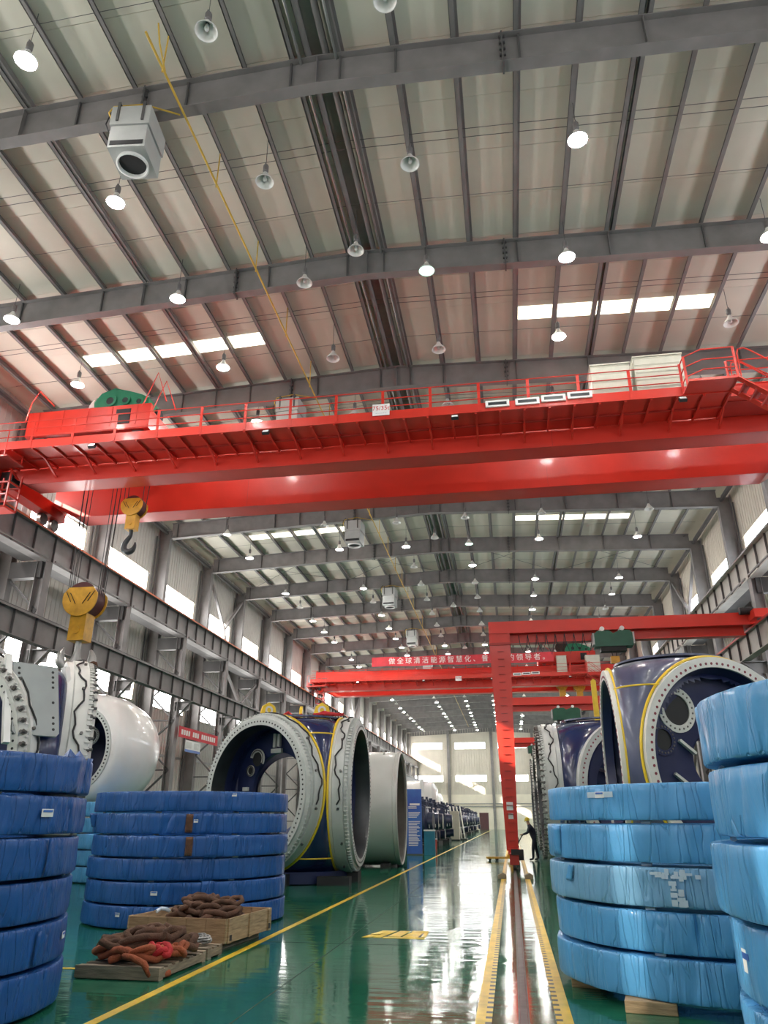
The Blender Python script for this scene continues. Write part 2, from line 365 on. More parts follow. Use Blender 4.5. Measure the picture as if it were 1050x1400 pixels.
# girders: built-up H sections with stiffeners
GXL, GXR = -18.85, 11.8
def hgird(k):
    y = gy(k); g = MB(); xs = [GXL, XC, GXR]
    for xa, xb in zip(xs, xs[1:]):
        za, zb = ztop(xa), ztop(xb)
        def sl(y0, y1, d0, d1):
            g.add([(xa,y0,za+d0),(xb,y0,zb+d0),(xb,y1,zb+d0),(xa,y1,za+d0),(xa,y0,za+d1),(xb,y0,zb+d1),(xb,y1,zb+d1),(xa,y1,za+d1)],
                  [(3,2,1,0),(4,5,6,7),(0,1,5,4),(1,2,6,5),(2,3,7,6),(3,0,4,7)])
        sl(y-.008, y+.008, -.93, -.01); sl(y-.15, y+.15, -.022, 0); sl(y-.15, y+.15, -.95, -.928)
    o = g.build('roof_girder', M['steel'], ceiling)
    if y > 90: return
    for x in (XC, -11.08, 3.98):
        z = ztop(x); MB().box(x-.008, x+.008, y-.14, y+.14, z-.93, z-.02).build('web_stiffener', M['steel'], o)
    for i, x in enumerate(PX):
        if i % 2 == 0 or abs(x-XC) < 1:
            z = ztop(x); MB().box(x-.02, x+.02, y-.075, y-.01, z-.93, z-.02).build('fly_brace', M['steeld'], o)
    for x in (-7.85, .85):                              # bolted splice
        z = ztop(x); m = MB()
        m.box(x-.02, x+.02, y-.16, y+.16, z-1.0, z+.03)
        for q in range(5):
            zz = z - .08 - q*.2
            for s in (-1, 1): m.box(x-.07, x+.07, y+s*.08-.025, y+s*.08+.025, zz-.025, zz+.025)
        m.build('splice_plate', M['steeld'], o)
for k in KS: hgird(k)

# ---- side walls
def clad(xw, y0, y1, z0, z1, s):                         # ribbed sheet, ribs towards the room (s = +1: room at +x)
    m = MB(); n = max(1, round((y1-y0)/.33)); ys = []; p = (y1-y0)/n
    for i in range(n): ys += [(y0+i*p, 0), (y0+(i+.78)*p, 0), (y0+(i+.83)*p, 1), (y0+(i+.93)*p, 1), (y0+(i+.98)*p, 0)]
    ys.append((y1, 0)); vs = []
    for y, d in ys: vs += [(xw+s*d*.03, y, z0), (xw+s*d*.03, y, z1)]
    fs = [(2*i, 2*i+2, 2*i+3, 2*i+1) for i in range(len(ys)-1)]
    m.add(vs, fs); return m
def wall_side(name, xw, s, mc, m_up, m_lo, ru, zw):
    wall = struct(name); xe = ztop(xw)+.25; w0_, w1_ = zw
    MB().box(min(xw,xw-s*.15)-(.0), max(xw,xw-s*.15), YF, YB, 0, .01).build('plinth', M['plaster'], wall)
    wn = []
    for k in range(-3, NB-1):
        a, b = gy(k), gy(k+1)
        if a < YF-1: a = max(a, YF)
        if b > YB: b = YB
        wa, wb = gy(k)+1.35, gy(k)+5.65
        for z0, z1 in ((0, 1.1), (1.1, 7.55), (9.0, w0_), (w1_, xe)):
            clad(xw, a+.005, b-.005, z0, z1, s).build('wall_panel', mc, wall)
        for z0, z1 in ((7.55, 9.0), (w0_, w1_)):
            clad(xw, a+.005, wa-.04, z0, z1, s).build('wall_panel', mc, wall)
            clad(xw, wb+.04, b-.005, z0, z1, s).build('wall_panel', mc, wall)
            wn.append((wa, wb, z0, z1, m_up if z0 > 10 and k >= 0 else m_lo))  # left upper panes before the first girder made opaque to drop a sun patch
        if b > 100: continue
        MB().box(xw, xw+s*.06, a, b, 5.0, 5.12).build('wall_rail', M['galv'], wall)
    # columns
    for k in range(-2, NB):
        y = gy(k); xi = xw + s*.72
        c = MB(); c.box(min(xi,xi-s*.02), max(xi,xi-s*.02), y-.17, y+.17, 0, 16.95); c.box(min(xw+s*.06,xw+s*.08), max(xw+s*.06,xw+s*.08), y-.17, y+.17, 0, 17.6)
        c.box(min(xw+s*.06,xi), max(xw+s*.06,xi), y-.008, y+.008, 0, 17.5)
        o = c.build('wall_column', M['steel'], wall)
        c = MB(); xc = xw + s*ru                           # column under the upper runway
        c.box(xc-.20, xc-.18, y-.21, y+.21, 0, 11.03); c.box(xc+.18, xc+.20, y-.21, y+.21, 0, 11.03); c.box(xc-.18, xc+.18, y-.01, y+.01, 0, 11.03)
        o2 = c.build('runway_column', M['steel'], wall)
        if y > 95: continue
        x0, x1 = min(xi, xc), max(xi, xc)
        MB().box(x0, x1, y-.16, y+.16, 10.35, 11.0).build('shoulder_beam', M['steeld'], wall)
        zz = [.3 + i*1.25 for i in range(9)]
        lat = [((xi, z), (xc, z+1.25)) if i % 2 == 0 else ((xc, z), (xi, z+1.25)) for i, z in enumerate(zz[:-1])]
        for (xa, za), (xb, zb) in lat: MB().bar((xa,y,za), (xb,y,zb), .10, .08).build('lacing_bar', M['steeld'], o2)
        for z in zz[1:-1:2]: MB().bar((xi,y,z), (xc,y,z), .09, .07).build('tie_bar', M['steeld'], o2)
        xl = xw + s*2.8                                     # bracket for the lower runway
        m = MB(); m.box(min(xc,xl+s*.2), max(xc,xl+s*.2), y-.15, y+.15, 7.5, 7.53); m.box(min(xc,xl+s*.1), max(xc,xl+s*.1), y-.01, y+.01, 7.05, 7.5)
        m.bar((xc+s*.2,y,6.75), (xl+s*.15,y,7.5), .22, .03); m.build('corbel', M['steel'], o2)
        MB().tube([(xw+s*.1,y-.5,0.1),(xw+s*.1,y-.5,17)], .045, 8).build('downpipe', M['steeld'], wall)
        MB().box(min(xi-s*.1,xi-s*.25), max(xi-s*.1,xi-s*.25), y+.17, y+BAY-.17, 17.2, 17.34).build('eave_strut', M['steeld'], wall)
        MB().tube([(xi-s*.25,y+.17,17.5),(xi-s*.25,y+BAY-.17,17.5)], .06, 8).build('eave_pipe', M['steel'], wall, smooth=40)
    for k in (5, 12, 19):                                   # portal bracing above the runway
        y, y2 = gy(k), gy(k+1); ym = (y+y2)/2; x = xw + s*.55
        for p, q in (((x,y+.2,16.7),(x,ym,13.9)), ((x,y2-.2,16.7),(x,ym,13.9)), ((x,ym,13.9),(x,ym+1.2,12.2))):
            MB().bar(p, q, .16, .16).build('portal_brace', M['steel'], wall)
        xb = xw + s*ru
        for p, q in (((xb,y+.2,10.6),(xb,ym,8.7)), ((xb,y2-.2,10.6),(xb,ym,8.7)), ((xb,y+.2,.3),(xb,y2-.2,6.9)), ((xb,y2-.2,.3),(xb,y+.2,6.9))):
            MB().bar(p, q, .14, .14).build('portal_brace', M['steel'], wall)
    # runways
    def runway(xc, zb, zt, nm, fw, railm, step, wide=None):
        g = MB(); g.box(xc-.008, xc+.008, YF, YB, zb, zt); g.box(xc-fw/2, xc+fw/2, YF, YB, zt-.022, zt); g.box(xc-fw/2, xc+fw/2, YF, YB, zb, zb+.022)
        o = g.build(nm, M['steel'] if s > 0 else M['webl'], wall)
        em = M['orange'] if (s > 0 and zb > 9) else (M['redd'] if s < 0 and zb < 9 else M['steel'])
        MB().box(min(xc+s*(fw/2-.004), xc+s*(fw/2+.012)), max(xc+s*(fw/2-.004), xc+s*(fw/2+.012)), YF, YB, zt-.06, zt+.02).build('flange_edge', em, o)
        MB().box(xc-.05, xc+.05, YF, YB, zt, zt+.10).build('crane_rail', railm, o)
        y = YF+.4
        st = MB().box(min(xc,xc+s*.10), max(xc,xc+s*.10), -.012, .012, zb+.022, zt-.022).mesh('runway_stiffener', M['steeld'])
        fj = 0
        while y < YB:
            if y < 120 and y > 8: put('runway_stiffener', st, o, (0,y,0))
            y += step
        return o
    xu = xw + s*ru
    up = runway(xu, 11.0, 12.2, 'upper_runway_beam', .46, M['orange'] if s > 0 else M['steeld'], BAY/5)
    for k in range(-2, NB-1):
        y = gy(k)
        x0, x1 = min(xw+s*.75, xu-s*.2), max(xw+s*.75, xu-s*.2)
        MB().box(x0, x1, y+.2, y+BAY-.2, 12.16, 12.18).build('surge_plate', M['steel'], up)
        MB().box(min(xu+s*.24,xu+s*.30), max(xu+s*.24,xu+s*.30), y+.25, y+BAY-.25, 11.06, 11.12).build('conductor_bar', M['steel'], up)
        MB().box(min(xu-s*.05,xu-s*.9), max(xu-s*.05,xu-s*.9), y+.22, y+BAY-.22, 11.02, 11.04).build('soffit_plate', M['steeld'], up)
    runway(xw + s*2.8, 7.55, 8.5, 'lower_runway_beam', .34, M['steeld'] if s > 0 else M['redd'], BAY/5)
    return wall, wn
wall_left, wl = wall_side('wall_left', XL, 1, M['cladl'], M['pane_l'], M['pane_block'], 2.08, (13.35, 14.65))
wall_right, wr = wall_side('wall_right', XR, -1, M['clad'], M['pane_r'], M['pane_r'], 1.86, (13.5, 14.9))
wcount = [0]
def side_window(xw, s, ya, yb, z0, z1, pm):
    wcount[0] += 1
    w = struct('window_%d' % wcount[0], loc=(xw, ya, z0)); L = yb-ya; H = z1-z0
    f = MB()
    for a, b, c, d in ((-.04,0,-.04,H+.04),(L,L+.04,-.04,H+.04),(-.04,L+.04,-.04,0),(-.04,L+.04,H,H+.04)): f.box(-.06, .05, a, b, c, d)
    f.build('window_frame', M['frame'], w)
    n = 5
    for i in range(n):
        MB().add
        p = MB(); p.add([(0,i*L/n+.012,.0),(0,(i+1)*L/n-.012,.0),(0,(i+1)*L/n-.012,H),(0,i*L/n+.012,H)], [(0,1,2,3)]); p.build('pane', pm, w)
        if i: MB().box(-.02, .02, i*L/n-.014, i*L/n+.014, 0, H).build('mullion', M['frame'], w)
for ya, yb, z0, z1, pm in wl: side_window(XL, 1, ya, yb, z0, z1, pm)
for ya, yb, z0, z1, pm in wr: side_window(XR, -1, ya, yb, z0, z1, pm)

# ---- end walls
def end_wall(name, yw, s, full):
    wall = struct(name); cx = [XL, -11.45, -3.1, 4.75, XR]
    tz = lambda x: ztop(x)+.3
    def panel(x0, x1, z0, z1, m):
        q = MB(); n = max(1, round((x1-x0)/.5)); p = (x1-x0)/n; pts = []
        for i in range(n): pts += [(x0+i*p,0),(x0+(i+.85)*p,0),(x0+(i+.9)*p,1),(x0+(i+.97)*p,1)]
        pts.append((x1,0)); vs = []
        for x, d in pts: vs += [(x, yw+s*d*.03, z0), (x, yw+s*d*.03, z1 if z1 < 17 else tz(x))]
        q.add(vs, [(2*i,2*i+2,2*i+3,2*i+1) for i in range(len(pts)-1)]); q.build('wall_panel', m, wall)
    MB().box(XL, XR, min(yw,yw-s*.25), max(yw,yw-s*.25), 0, 6.1).build('masonry_base', M['plaster'], wall)
    for a, b in zip(cx, cx[1:]):
        wa, wb = a+1.25, b-1.2
        panel(a, b, 6.1, 8.45, M['clad']); panel(a, b, 9.55, 14.45, M['clad']); panel(a, b, 15.6, 18.9, M['clad'])
        for z0, z1 in ((8.45, 9.55), (14.45, 15.6)):
            panel(a, wa, z0, z1, M['clad']); panel(wb, b, z0, z1, M['clad'])
            wcount[0] += 1; w = struct('window_%d' % wcount[0], loc=(wa, yw, z0)); L = wb-wa; H = z1-z0; f = MB()
            for p, q, c, d in ((-.05,0,-.05,H+.05),(L,L+.05,-.05,H+.05),(-.05,L+.05,-.05,0),(-.05,L+.05,H,H+.05)): f.box(p, q, -.05, .05, c, d)
            f.build('window_frame', M['frame'], w)
            for i in range(6):
                q = MB(); q.add([(i*L/6+.02,0,0),((i+1)*L/6-.02,0,0),((i+1)*L/6-.02,0,H),(i*L/6+.02,0,H)], [(0,1,2,3)]); q.build('pane', M['pane_b'], w)
    for x in cx[1:-1]:
        MB().box(x-.25, x+.25, min(yw,yw+s*.5), max(yw,yw+s*.5), 0, tz(x)-.5).build('end_wall_column', M['steel'], wall)
    if full:
        for z in (4.5, 4.0): MB().tube([(-19,yw+s*.2,z),(12,yw+s*.2,z)], .06, 8).build('service_pipe', M['galv'], wall)
    return wall
wall_back = end_wall('wall_back', YB, -1, True)
wall_front = end_wall('wall_front', YF, 1, False)
d = struct('door_1', MB().box(-6.0, -4.3, YB-.12, YB-.02, 0, 2.9), M['door'])
d = struct('door_2', MB().box(-9.6, -8.4, YB-.12, YB-.02, 0, 2.6), M['white'])
# ================================================================ roof services
ORD = ['first','second','third','fourth','fifth','sixth','seventh','eighth','ninth','tenth','eleventh','twelfth','thirteenth','fourteenth','fifteenth','sixteenth','seventeenth','eighteenth','nineteenth','twentieth']
def ordinal(i):
    if i < 20: return ORD[i]
    n = i+1; return '%d%s' % (n, {1:'st',2:'nd',3:'rd'}.get(n % 10 if n % 100 not in (11,12,13) else 0, 'th'))
def lamp_meshes():
    shade = MB().lathe([(.055,.30),(.075,.24),(.12,.16),(.20,.07),(.245,.0),(.25,-.02),(.235,-.02),(.19,.055),(.11,.145),(.05,.21)], 20).mesh('lamp_shade', M['glass'], 40)
    body = MB().lathe([(.001,.56),(.06,.56),(.075,.52),(.075,.36),(.055,.34),(.055,.29),(.001,.29)], 12)
    body.box(-.012, .012, -.06, .06, .55, .60)
    body = body.mesh('ballast_housing', M['socket'], 35)
    def glass(m): return MB().lathe([(.001,-.06),(.12,-.045),(.20,-.02),(.232,.0),(.19,.05),(.05,.08),(.001,.08)], 16).mesh('lamp_glass', m, 60)
    return shade, body, {'on': glass(M['lit']), 'green': glass(M['litg']), 'weak': glass(M['litw'])}
SH, BD, GL = lamp_meshes()
BULB = MB().lathe([(.001,.02),(.04,.03),(.05,.08),(.04,.16),(.02,.22),(.001,.22)], 10).mesh('bulb', M['paper'], 60)
def lamp(x, y, z, state, label):
    t = thing('high_bay_lamp', label, 'lamp', (x, y, z), 0, 'high bay lamps under the roof')
    put('lamp_shade', SH, t); zt = ztop(x) + .245
    if y < 95: put('ballast_housing', BD, t)
    MB().tube([(0,0,.3),(0,0,zt-z)], .009, 4).build('suspension_rod', M['steeld'], t)
    if state == 'off':
        if y < 40: put('bulb', BULB, t)
    else: put('lamp_glass', GL[state], t)
ROWS = [('row by the left wall', -15.25, 16.85, {'on': [0,1,2,3,4,5,6,8,10,12,13,14], 'weak': [7], 'skip': [9]}),
        ('row left of the yellow gas pipe', -9.5, 17.0, {'on': [0,1,2,3,4,8,10,12,13,14], 'skip': [9]}),
        ('row between gas pipe and ridge', -5.35, 17.0, {'on': [8], 'skip': []}),
        ('row right of the ridge', -1.54, 17.0, {'green': [2,8], 'on': [9], 'skip': []}),
        ('row under the right roof lights', 2.6, 17.0, {'on': [0,1,2,3,4,8,10,12], 'weak': [11], 'skip': [9]}),
        ('row by the right wall', 8.2, 16.85, {'on': [0,1,2,4,5,8,10], 'weak': [11], 'skip': [9]})]
for rn, x, z, st in ROWS:
    n = 0
    for i in range(-1, 34):
        y = 9.75 + 4.03*i
        if i in st['skip'] or y > 143: continue
        s = 'off'
        for k in ('on','green','weak'):
            if i in st.get(k, []): s = k
        if i == -1 and rn in ('row left of the yellow gas pipe','row under the right roof lights','row by the left wall'): s = 'on'
        if i > 14 and (i*7 + int(abs(x)*3)) % 3 != 0: s = 'on'
        word = {'on':'lit','off':'unlit','green':'greenish glowing','weak':'dimly lit'}[s]
        zz = z + ((hash((i, int(x*10))) % 7) - 3)*.02
        lamp(x, y, zz, s, '%s high-bay lamp, %s from the camera in the %s' % (word, ordinal(n), rn)); n += 1
for i, y in enumerate([16.9, 41.4, 56.9, 72.5]): lamp(XC-.05, y, 17.25, 'off', 'unlit lamp hanging from the twin ridge pipes, %s from the camera' % ordinal(i))

# gas pipe along the roof
gp = thing('gas_pipe', 'thin yellow gas pipe running along the roof left of the ridge', 'pipe', (-6.75, 8, 17.3))
MB().tube([(0,1.75,0),(0,132,0)], .03, 8).build('pipe_run', M['ypipe'], gp, smooth=60)
for i in range(24):
    y = 2.6 + i*3.32*1.0
    if y > 90: break
    MB().tube([(0,y,-.12),(0,y+.02,1.1)], .018, 6).build('pipe_hanger', M['ypipe'], gp)
MB().tube([(.0,2.75,.0),(-.05,2.4,.55),(-.1,2.3,1.1)], .022, 6).build('pipe_branch', M['ypipe'], gp)
# unit heaters on every second girder
for i, k in enumerate([0, 2, 4, 6, 8, 10, 12]):
    y = gy(k); z = 15.98
    t = thing('unit_heater', 'pale grey box air heater hanging below the %s roof girder with a round outlet' % ordinal(k), 'heater', (-7.86, y-.45, z), R(6 if k == 0 else -4), 'air heaters hanging along the roof')
    b = MB(); w, d, h = .44, .46, 1.28
    b.box(-w, w, -.02, d*2, .0, .66); b.box(-w-.03, w+.03, -.05, d*2+.03, .70, h); b.box(-w+.02, w-.02, 0, d*2-.02, .66, .70)
    b.build('casing', M['heater'], t)
    MB().box(-w+.05, w-.05, -.03, .0, .07, .20).build('air_slot', M['black'], t)
    Mo = frame((0,0,-1), (0,1,0), (0, d, 0))
    MB().lathe([(.30,-.02),(.36,.0),(.375,.09),(.34,.10),(.32,.05),(.31,.012)], 28, Mo).build('outlet_ring', M['white'], t, smooth=40)
    MB().lathe([(.001,.012),(.33,.014)], 24, Mo).build('outlet_throat', M['black'], t)
    for sx in (-1, 1):
        MB().box(sx*.3-.03, sx*.3+.03, -.075, -.05, .80, 1.40).build('hanger_strap', M['steeld'], t)
        MB().bar((sx*.3,-.06,1.36), (sx*.3,.42,1.47), .05, .03).build('hanger_arm', M['steeld'], t)
    MB().tube([(-w-.05,.1,.95),(-w-.12,.0,1.15),(-w-.05,.05,1.4),(.2,.1,1.5),(1.04,.30,1.34)], .02, 6).build('gas_hose', M['ypipe'] if k else M['ypipe'], t)
    MB().tube([(-w-.03,.1,.5),(-w-.2,.1,.9),(-w-.18,.2,1.4),(-w-.05,.3,1.6)], .016, 6).build('power_cable', M['black'], t)

# ================================================================ bridge cranes
ZB, ZT = 12.6, 14.35
XA, XB = -17.52, 10.64                                      # runway centres
def rail_run(par, pts, r=.02): MB().tube(pts, r, 6).build('handrail', M['red'], par)
def bridge_crane(y0, label, first):
    t = thing('bridge_crane', label, 'crane', (0, y0, 0))
    for i, (a, b) in enumerate(((0, .82), (3.12, 4.05))):
        m = MB(); xs = [XA+.3, XA+1.3, XB-1.3, XB-.3]; zs = [13.15, ZB, ZB, 13.15]
        for j in range(3):
            for q0, q1, d0, d1 in ((a+.04, a+.055, 0, None), (b-.055, b-.04, 0, None), (a, b, 0, .03)):
                x0, x1 = xs[j], xs[j+1]; z0, z1 = zs[j], zs[j+1]
                t0, t1 = (ZT, ZT) if d1 is None else (z0+d1, z1+d1)
                m.add([(x0,q0,z0),(x1,q0,z1),(x1,q1,z1),(x0,q1,z0),(x0,q0,t0),(x1,q0,t1),(x1,q1,t1),(x0,q1,t0)],
                      [(3,2,1,0),(4,5,6,7),(0,1,5,4),(1,2,6,5),(2,3,7,6),(3,0,4,7)])
        m.box(xs[0], xs[-1], a, b, ZT-.03, ZT)
        g = m.build('main_girder', M['red'], t)
        MB().box(xs[0], xs[-1], (a+b)/2-.04, (a+b)/2+.04, ZT, ZT+.09).build('trolley_rail', M['rail'], g)
        for x in (-9.2, 2.0): MB().box(x-.006, x+.006, a+.034, a+.04, ZB+.03, ZT-.03).build('weld_seam', M['redd'], g)
    for x in (XA, XB):
        m = MB(); m.box(x-.26, x+.26, -.75, 4.1, 12.78, 13.3)
        e = m.build('end_truck', M['red'], t)
        for y in (-.4, .35, 3.0, 3.75):
            MB().cyl((x-.09,y,12.56), (x+.09,y,12.56), .25, 20).build('wheel', M['rail'], e, smooth=40)
        MB().box(x+.3 if x < 0 else x-.75, x+.75 if x < 0 else x-.3, -.1, .5, 12.75, 13.1).build('drive_motor', M['black'], e)
        for s in (-.8, 4.1): MB().cbox((x, s+.025, 13.0), (.3,.05,.35)).build('buffer_plate', M['black'], e)
    # walkway with brackets and railing, on the camera side
    w0, w1, zp = -1.54, -.0, 13.2
    xr = 7.1
    m = MB(); m.box(XA+.2, xr, w0, w1, zp, zp+.012)
    wk = m.build('walkway_deck', M['red'], t)
    MB().box(XA+.2, xr, w0-.012, w0, zp-.03, zp+.27).build('toe_board', M['red'], wk)
    MB().box(XA+.2, xr, w0, w0+.06, zp-.03, zp).build('edge_angle', M['red'], wk)
    MB().box(XA+.2, xr, -.72, -.66, zp-.05, zp).build('deck_bearer', M['redd'], wk)
    x = XA + .9; i = 0
    while x < xr + 2:
        k = MB(); k.box(x-.03, x+.03, w0+.02, .0, zp-.07, zp-.005)
        if i % 2 == 0: k.bar((x,-.72,zp-.06), (x,.03,ZB+.22), .06, .05)
        if x < xr: k.build('deck_bracket', M['red'], wk)
        x += .74; i += 1
    pm = MB().box(-.045, .045, -.008, .008, 0, .99).mesh('railing_post', M['red'])
    x = XA + .8
    while x < 5.6:
        put('railing_post', pm, wk, (x, w0-.02, zp+.0)); x += 1.5
    for dz in (.42, .70, .98): rail_run(wk, [(XA+.3,w0-.03,zp+dz),(5.75,w0-.03,zp+dz)], .017)
    for dz in (.55, 1.0): rail_run(wk, [(XA+.3,4.9,zp+1.0+dz),(XB-.3,4.9,zp+1.0+dz)], .017)
    # landing and stair down at the right end
    ld = MB().box(5.75, 7.1, w0-.75, w0, zp, zp+.012).build('landing_plate', M['red'], t)
    MB().box(5.75, 7.1, w0-.77, w0-.75, zp-.02, zp+.06).build('edge_angle', M['red'], ld)
    for dz in (.35, .68, 1.02):
        rail_run(ld, [(5.75,w0-.05,zp+dz-.25),(5.75,w0-.15,zp+dz-.06),(5.78,w0-.4,zp+dz),(6.2,w0-.75,zp+dz),(7.1,w0-.75,zp+dz)], .02)
        rail_run(ld, [(7.1,w0-.02,zp+dz),(XB,w0-.02,zp+dz)], .02)
    for px, py in ((5.75,w0-.05),(5.78,w0-.45),(7.08,w0-.75),(7.08,w0)): MB().box(px-.035,px+.035,py-.012,py+.012,zp,zp+1.02).build('railing_post', M['red'], ld)
    MB().box(7.1, XB-.3, w0+.3, 0, zp+.0, zp+.28).build('raised_beam', M['red'], ld)
    MB().box(7.1, XB-.3, w0+.6, 0, zp-.02, zp).build('deck_plate', M['redd'], ld)
    st = MB()
    for yy in (w0-.75, w0-.12): st.bar((7.05,yy,zp-.02), (9.9,yy,zp-2.35), .04, .2, (0,1,0))
    sr = st.build('stair_stringer', M['red'], t)
    for q in range(10):
        MB().box(7.2+q*.27, 7.42+q*.27, w0-.74, w0-.13, zp-.2-q*.22, zp-.17-q*.22).build('stair_tread', M['red'], sr)
    for yy in (w0-.78, w0-.10):
        rail_run(sr, [(7.15,yy,zp+.0),(7.15,yy,zp+.75),(7.2,yy,zp+.9),(7.35,yy,zp+.93),(7.5,yy,zp+.85),(9.9,yy,zp-1.2)], .02)
        rail_run(sr, [(7.2,yy,zp+.5),(9.9,yy,zp-1.6)], .018)
        MB().box(8.5,8.54,yy-.02,yy+.02,zp-1.2,zp-.1).build('railing_post', M['red'], sr)
    # fittings
    for x in (-12.94, -6.99, -.98, 5.7):
        f = MB().box(-.11, .11, -.05, .05, -.08, .08).build('flood_light', M['black'], t, loc=(x, w0-.02, zp-.16), rot=(R(-35),0,0))
        MB().box(-.09, .09, -.055, -.05, -.06, .06).build('lens', M['paper'] if x > -12 else M['litw'], f)
        MB().bar((0,0,.05), (0,.02,.2), .03).build('light_bracket', M['redd'], f)
    for x, dz in ((.33,.0),(1.23,.0),(2.01,.06),(2.79,.12)):
        f = MB().box(-.36, .36, -.03, .03, -.11, .11).build('cable_tray_box', M['white'], t, loc=(x, w0-.05, zp+.18+dz*.6))
        MB().box(-.28, .28, -.035, -.03, -.05, .05).build('label', M['ringd'], f)
    pl = MB().box(-.27, .27, -.012, .012, -.20, .20).build('capacity_plate', M['white'], t, loc=(-3.27 if first else -3.9, w0-.05, zp+.3 if first else zp-.05))
    put('capacity_text', TXT_CAP, pl, (0, -.014, .05), (R(90),0,0))
    put('plate_text', TXT_SUB, pl, (0, -.014, -.12), (R(90),0,0))
    # small inspection platforms at the left end
    MB().box(XA-.1, XA+1.8, -1.9, -1.0, 12.75, 12.8).build('service_platform', M['redd'], t)
    for y in (-1.9, -1.0):
        MB().tube([(XA+.0,y,12.8),(XA+.0,y,13.7),(XA+1.7,y,13.7),(XA+1.7,y,12.8)], .022, 6).build('handrail', M['red'], t)
    for i, x in enumerate((XA+.9, XA+1.5)): MB().cyl((x-.25,-1.35,13.42), (x+.2,-1.35,13.42), .13, 14).build('travel_motor', M['steeld'], t, smooth=40)
    cg = MB()                                                # hanging maintenance cage below the left end
    for px, py in ((XA+.6,-.9),(XA+1.3,-.9),(XA+.6,-.3),(XA+1.3,-.3)): cg.bar((px,py,11.4), (px,py,12.75), .05)
    for z in (11.4, 11.85, 12.3):
        for a, b in (((XA+.6,-.9),(XA+1.3,-.9)),((XA+1.3,-.9),(XA+1.3,-.3)),((XA+1.3,-.3),(XA+.6,-.3)),((XA+.6,-.3),(XA+.6,-.9))): cg.bar((*a,z), (*b,z), .05)
    cg.box(XA+.6, XA+1.3, -.9, -.3, 11.36, 11.4)
    cg.build('maintenance_cage', M['red'], t)
    return t
TXT_CAP = text_mesh('75/35t', .21, M['redink'], 'capacity_text')
TXT_SUB = text_mesh('\u6b63\u6cf0\u8d77\u91cd', .09, M['print_'], 'plate_text') if False else text_mesh('- - - - - -', .10, M['print_'], 'plate_text')
bridge_crane(21.44, 'large red double girder bridge crane nearest the camera with capacity plate', True)
bridge_crane(67.5, 'distant red bridge crane carrying the red slogan banner', False)
def cabinet(x0, x1, y0, h, label, z=13.215):
    t = thing('control_cabinet', label, 'cabinet', ((x0+x1)/2, y0, z)); w = (x1-x0)/2
    MB().box(-w, w, 0, .75, 0, h).build('cabinet_body', M['cab'], t)
    n = max(4, round(h/.27))
    for i in range(n):
        z0 = .03+i*(h-.06)/n
        MB().add; d = MB(); d.box(-w+.02, w-.02, -.03, 0, z0+.012, z0+(h-.06)/n-.03); d.box(-w+.02, w-.02, -.045, -.0, z0+(h-.06)/n-.03, z0+(h-.06)/n-.008)
        d.build('louvre_panel', M['cab'], t)
    MB().box(-w-.02, w+.02, -.05, .78, h, h+.04).build('cabinet_lid', M['cab'], t)
cabinet(3.25, 4.42, 20.25, 1.45, 'ivory louvred control cabinet on the near crane walkway, the narrower left one')
cabinet(4.55, 5.98, 20.25, 1.62, 'ivory louvred control cabinet on the near crane walkway, the wider right one')
cabinet(4.7, 5.55, 66.3, 1.7, 'small ivory cabinet on the distant crane walkway beside the banner end')
cabinet(7.2, 8.4, 66.5, 1.45, 'small ivory cabinet on the distant crane beside its ladder', 13.485)

# trolley on the near crane
def trolley(x0, x1, y0, label):
    t = thing('crane_trolley', label, 'trolley', (0, y0, ZT+.09)); L = x1-x0
    m = MB(); m.box(x0, x1, .15, .30, .12, 1.12); m.box(x0, x1, 3.5, 3.65, .12, 1.0); m.box(x0, x0+.15, .3, 3.5, .12, .9); m.box(x1-.15, x1, .3, 3.5, .12, .9); m.box(x0, x1, .3, 3.5, .75, .8)
    m.build('trolley_frame', M['red'], t)
    for x in (x0+.5, x1-.5):
        for y in (.36, 3.58): MB().cyl((x,y-.07,.21), (x,y+.07,.21), .21, 18).build('wheel', M['rail'], t, smooth=40)
    for i in range(5): MB().box(x0+.4+i*L/5, x0+.46+i*L/5, .13, .15, .3, 1.1).build('side_rib', M['red'], t)
    MB().cyl((x0+2.2,1.2,1.72), (x0+2.2,3.3,1.72), .56, 24).build('rope_drum', M['drum'], t, smooth=40)
    g = MB(); Mg = frame((0,-1,0), (0,0,1), (x0+3.55,.75,1.2))
    g.prism([(-1.05,-.2),(-1.1,.25),(-.85,.6),(-.35,.78),(.2,.62),(.75,.42),(1.05,.25),(1.05,-.2)], Mg, .9)
    gb = g.build('gearbox', M['green'], t)
    for px, pz, r in ((.45,.22,.2),(-.15,.2,.16),(-.7,.1,.14)):
        c = Vector((x0+3.55-px, .28, 1.2+pz)); MB().lathe([(r,0),(r*1.25,.02),(r*1.25,.05),(r*.75,.05),(r*.7,.0)], 18, frame((0,-1,0),(0,0,1),c)).build('bearing_cap', M['green'], gb, smooth=40)
        MB().lathe([(.001,.03),(r*.75,.03)], 14, frame((0,-1,0),(0,0,1),c)).build('cap_recess', M['black'], gb)
    MB().cyl((x1-.75,1.1,1.15), (x1-.1,1.1,1.15), .26, 18).build('hoist_motor', M['black'], t, smooth=40)
    MB().box(x1-1.3, x1-.75, .12, .5, .35, .95).build('brake_box', M['black'], t)
    for p in ([(x0-.05,.1,.7),(x0+.05,.1,1.5),(x0+.3,.1,2.0),(x0+1.0,.1,1.3)], [(x1-.3,.1,1.0),(x1+.15,.1,2.35),(x1+.6,.1,1.1)], [(x1-.2,.6,1.0),(x1+.25,.6,2.3),(x1+.75,.6,1.0)]):
        MB().tube(p, .025, 6).build('handrail', M['red'], t)
    return t
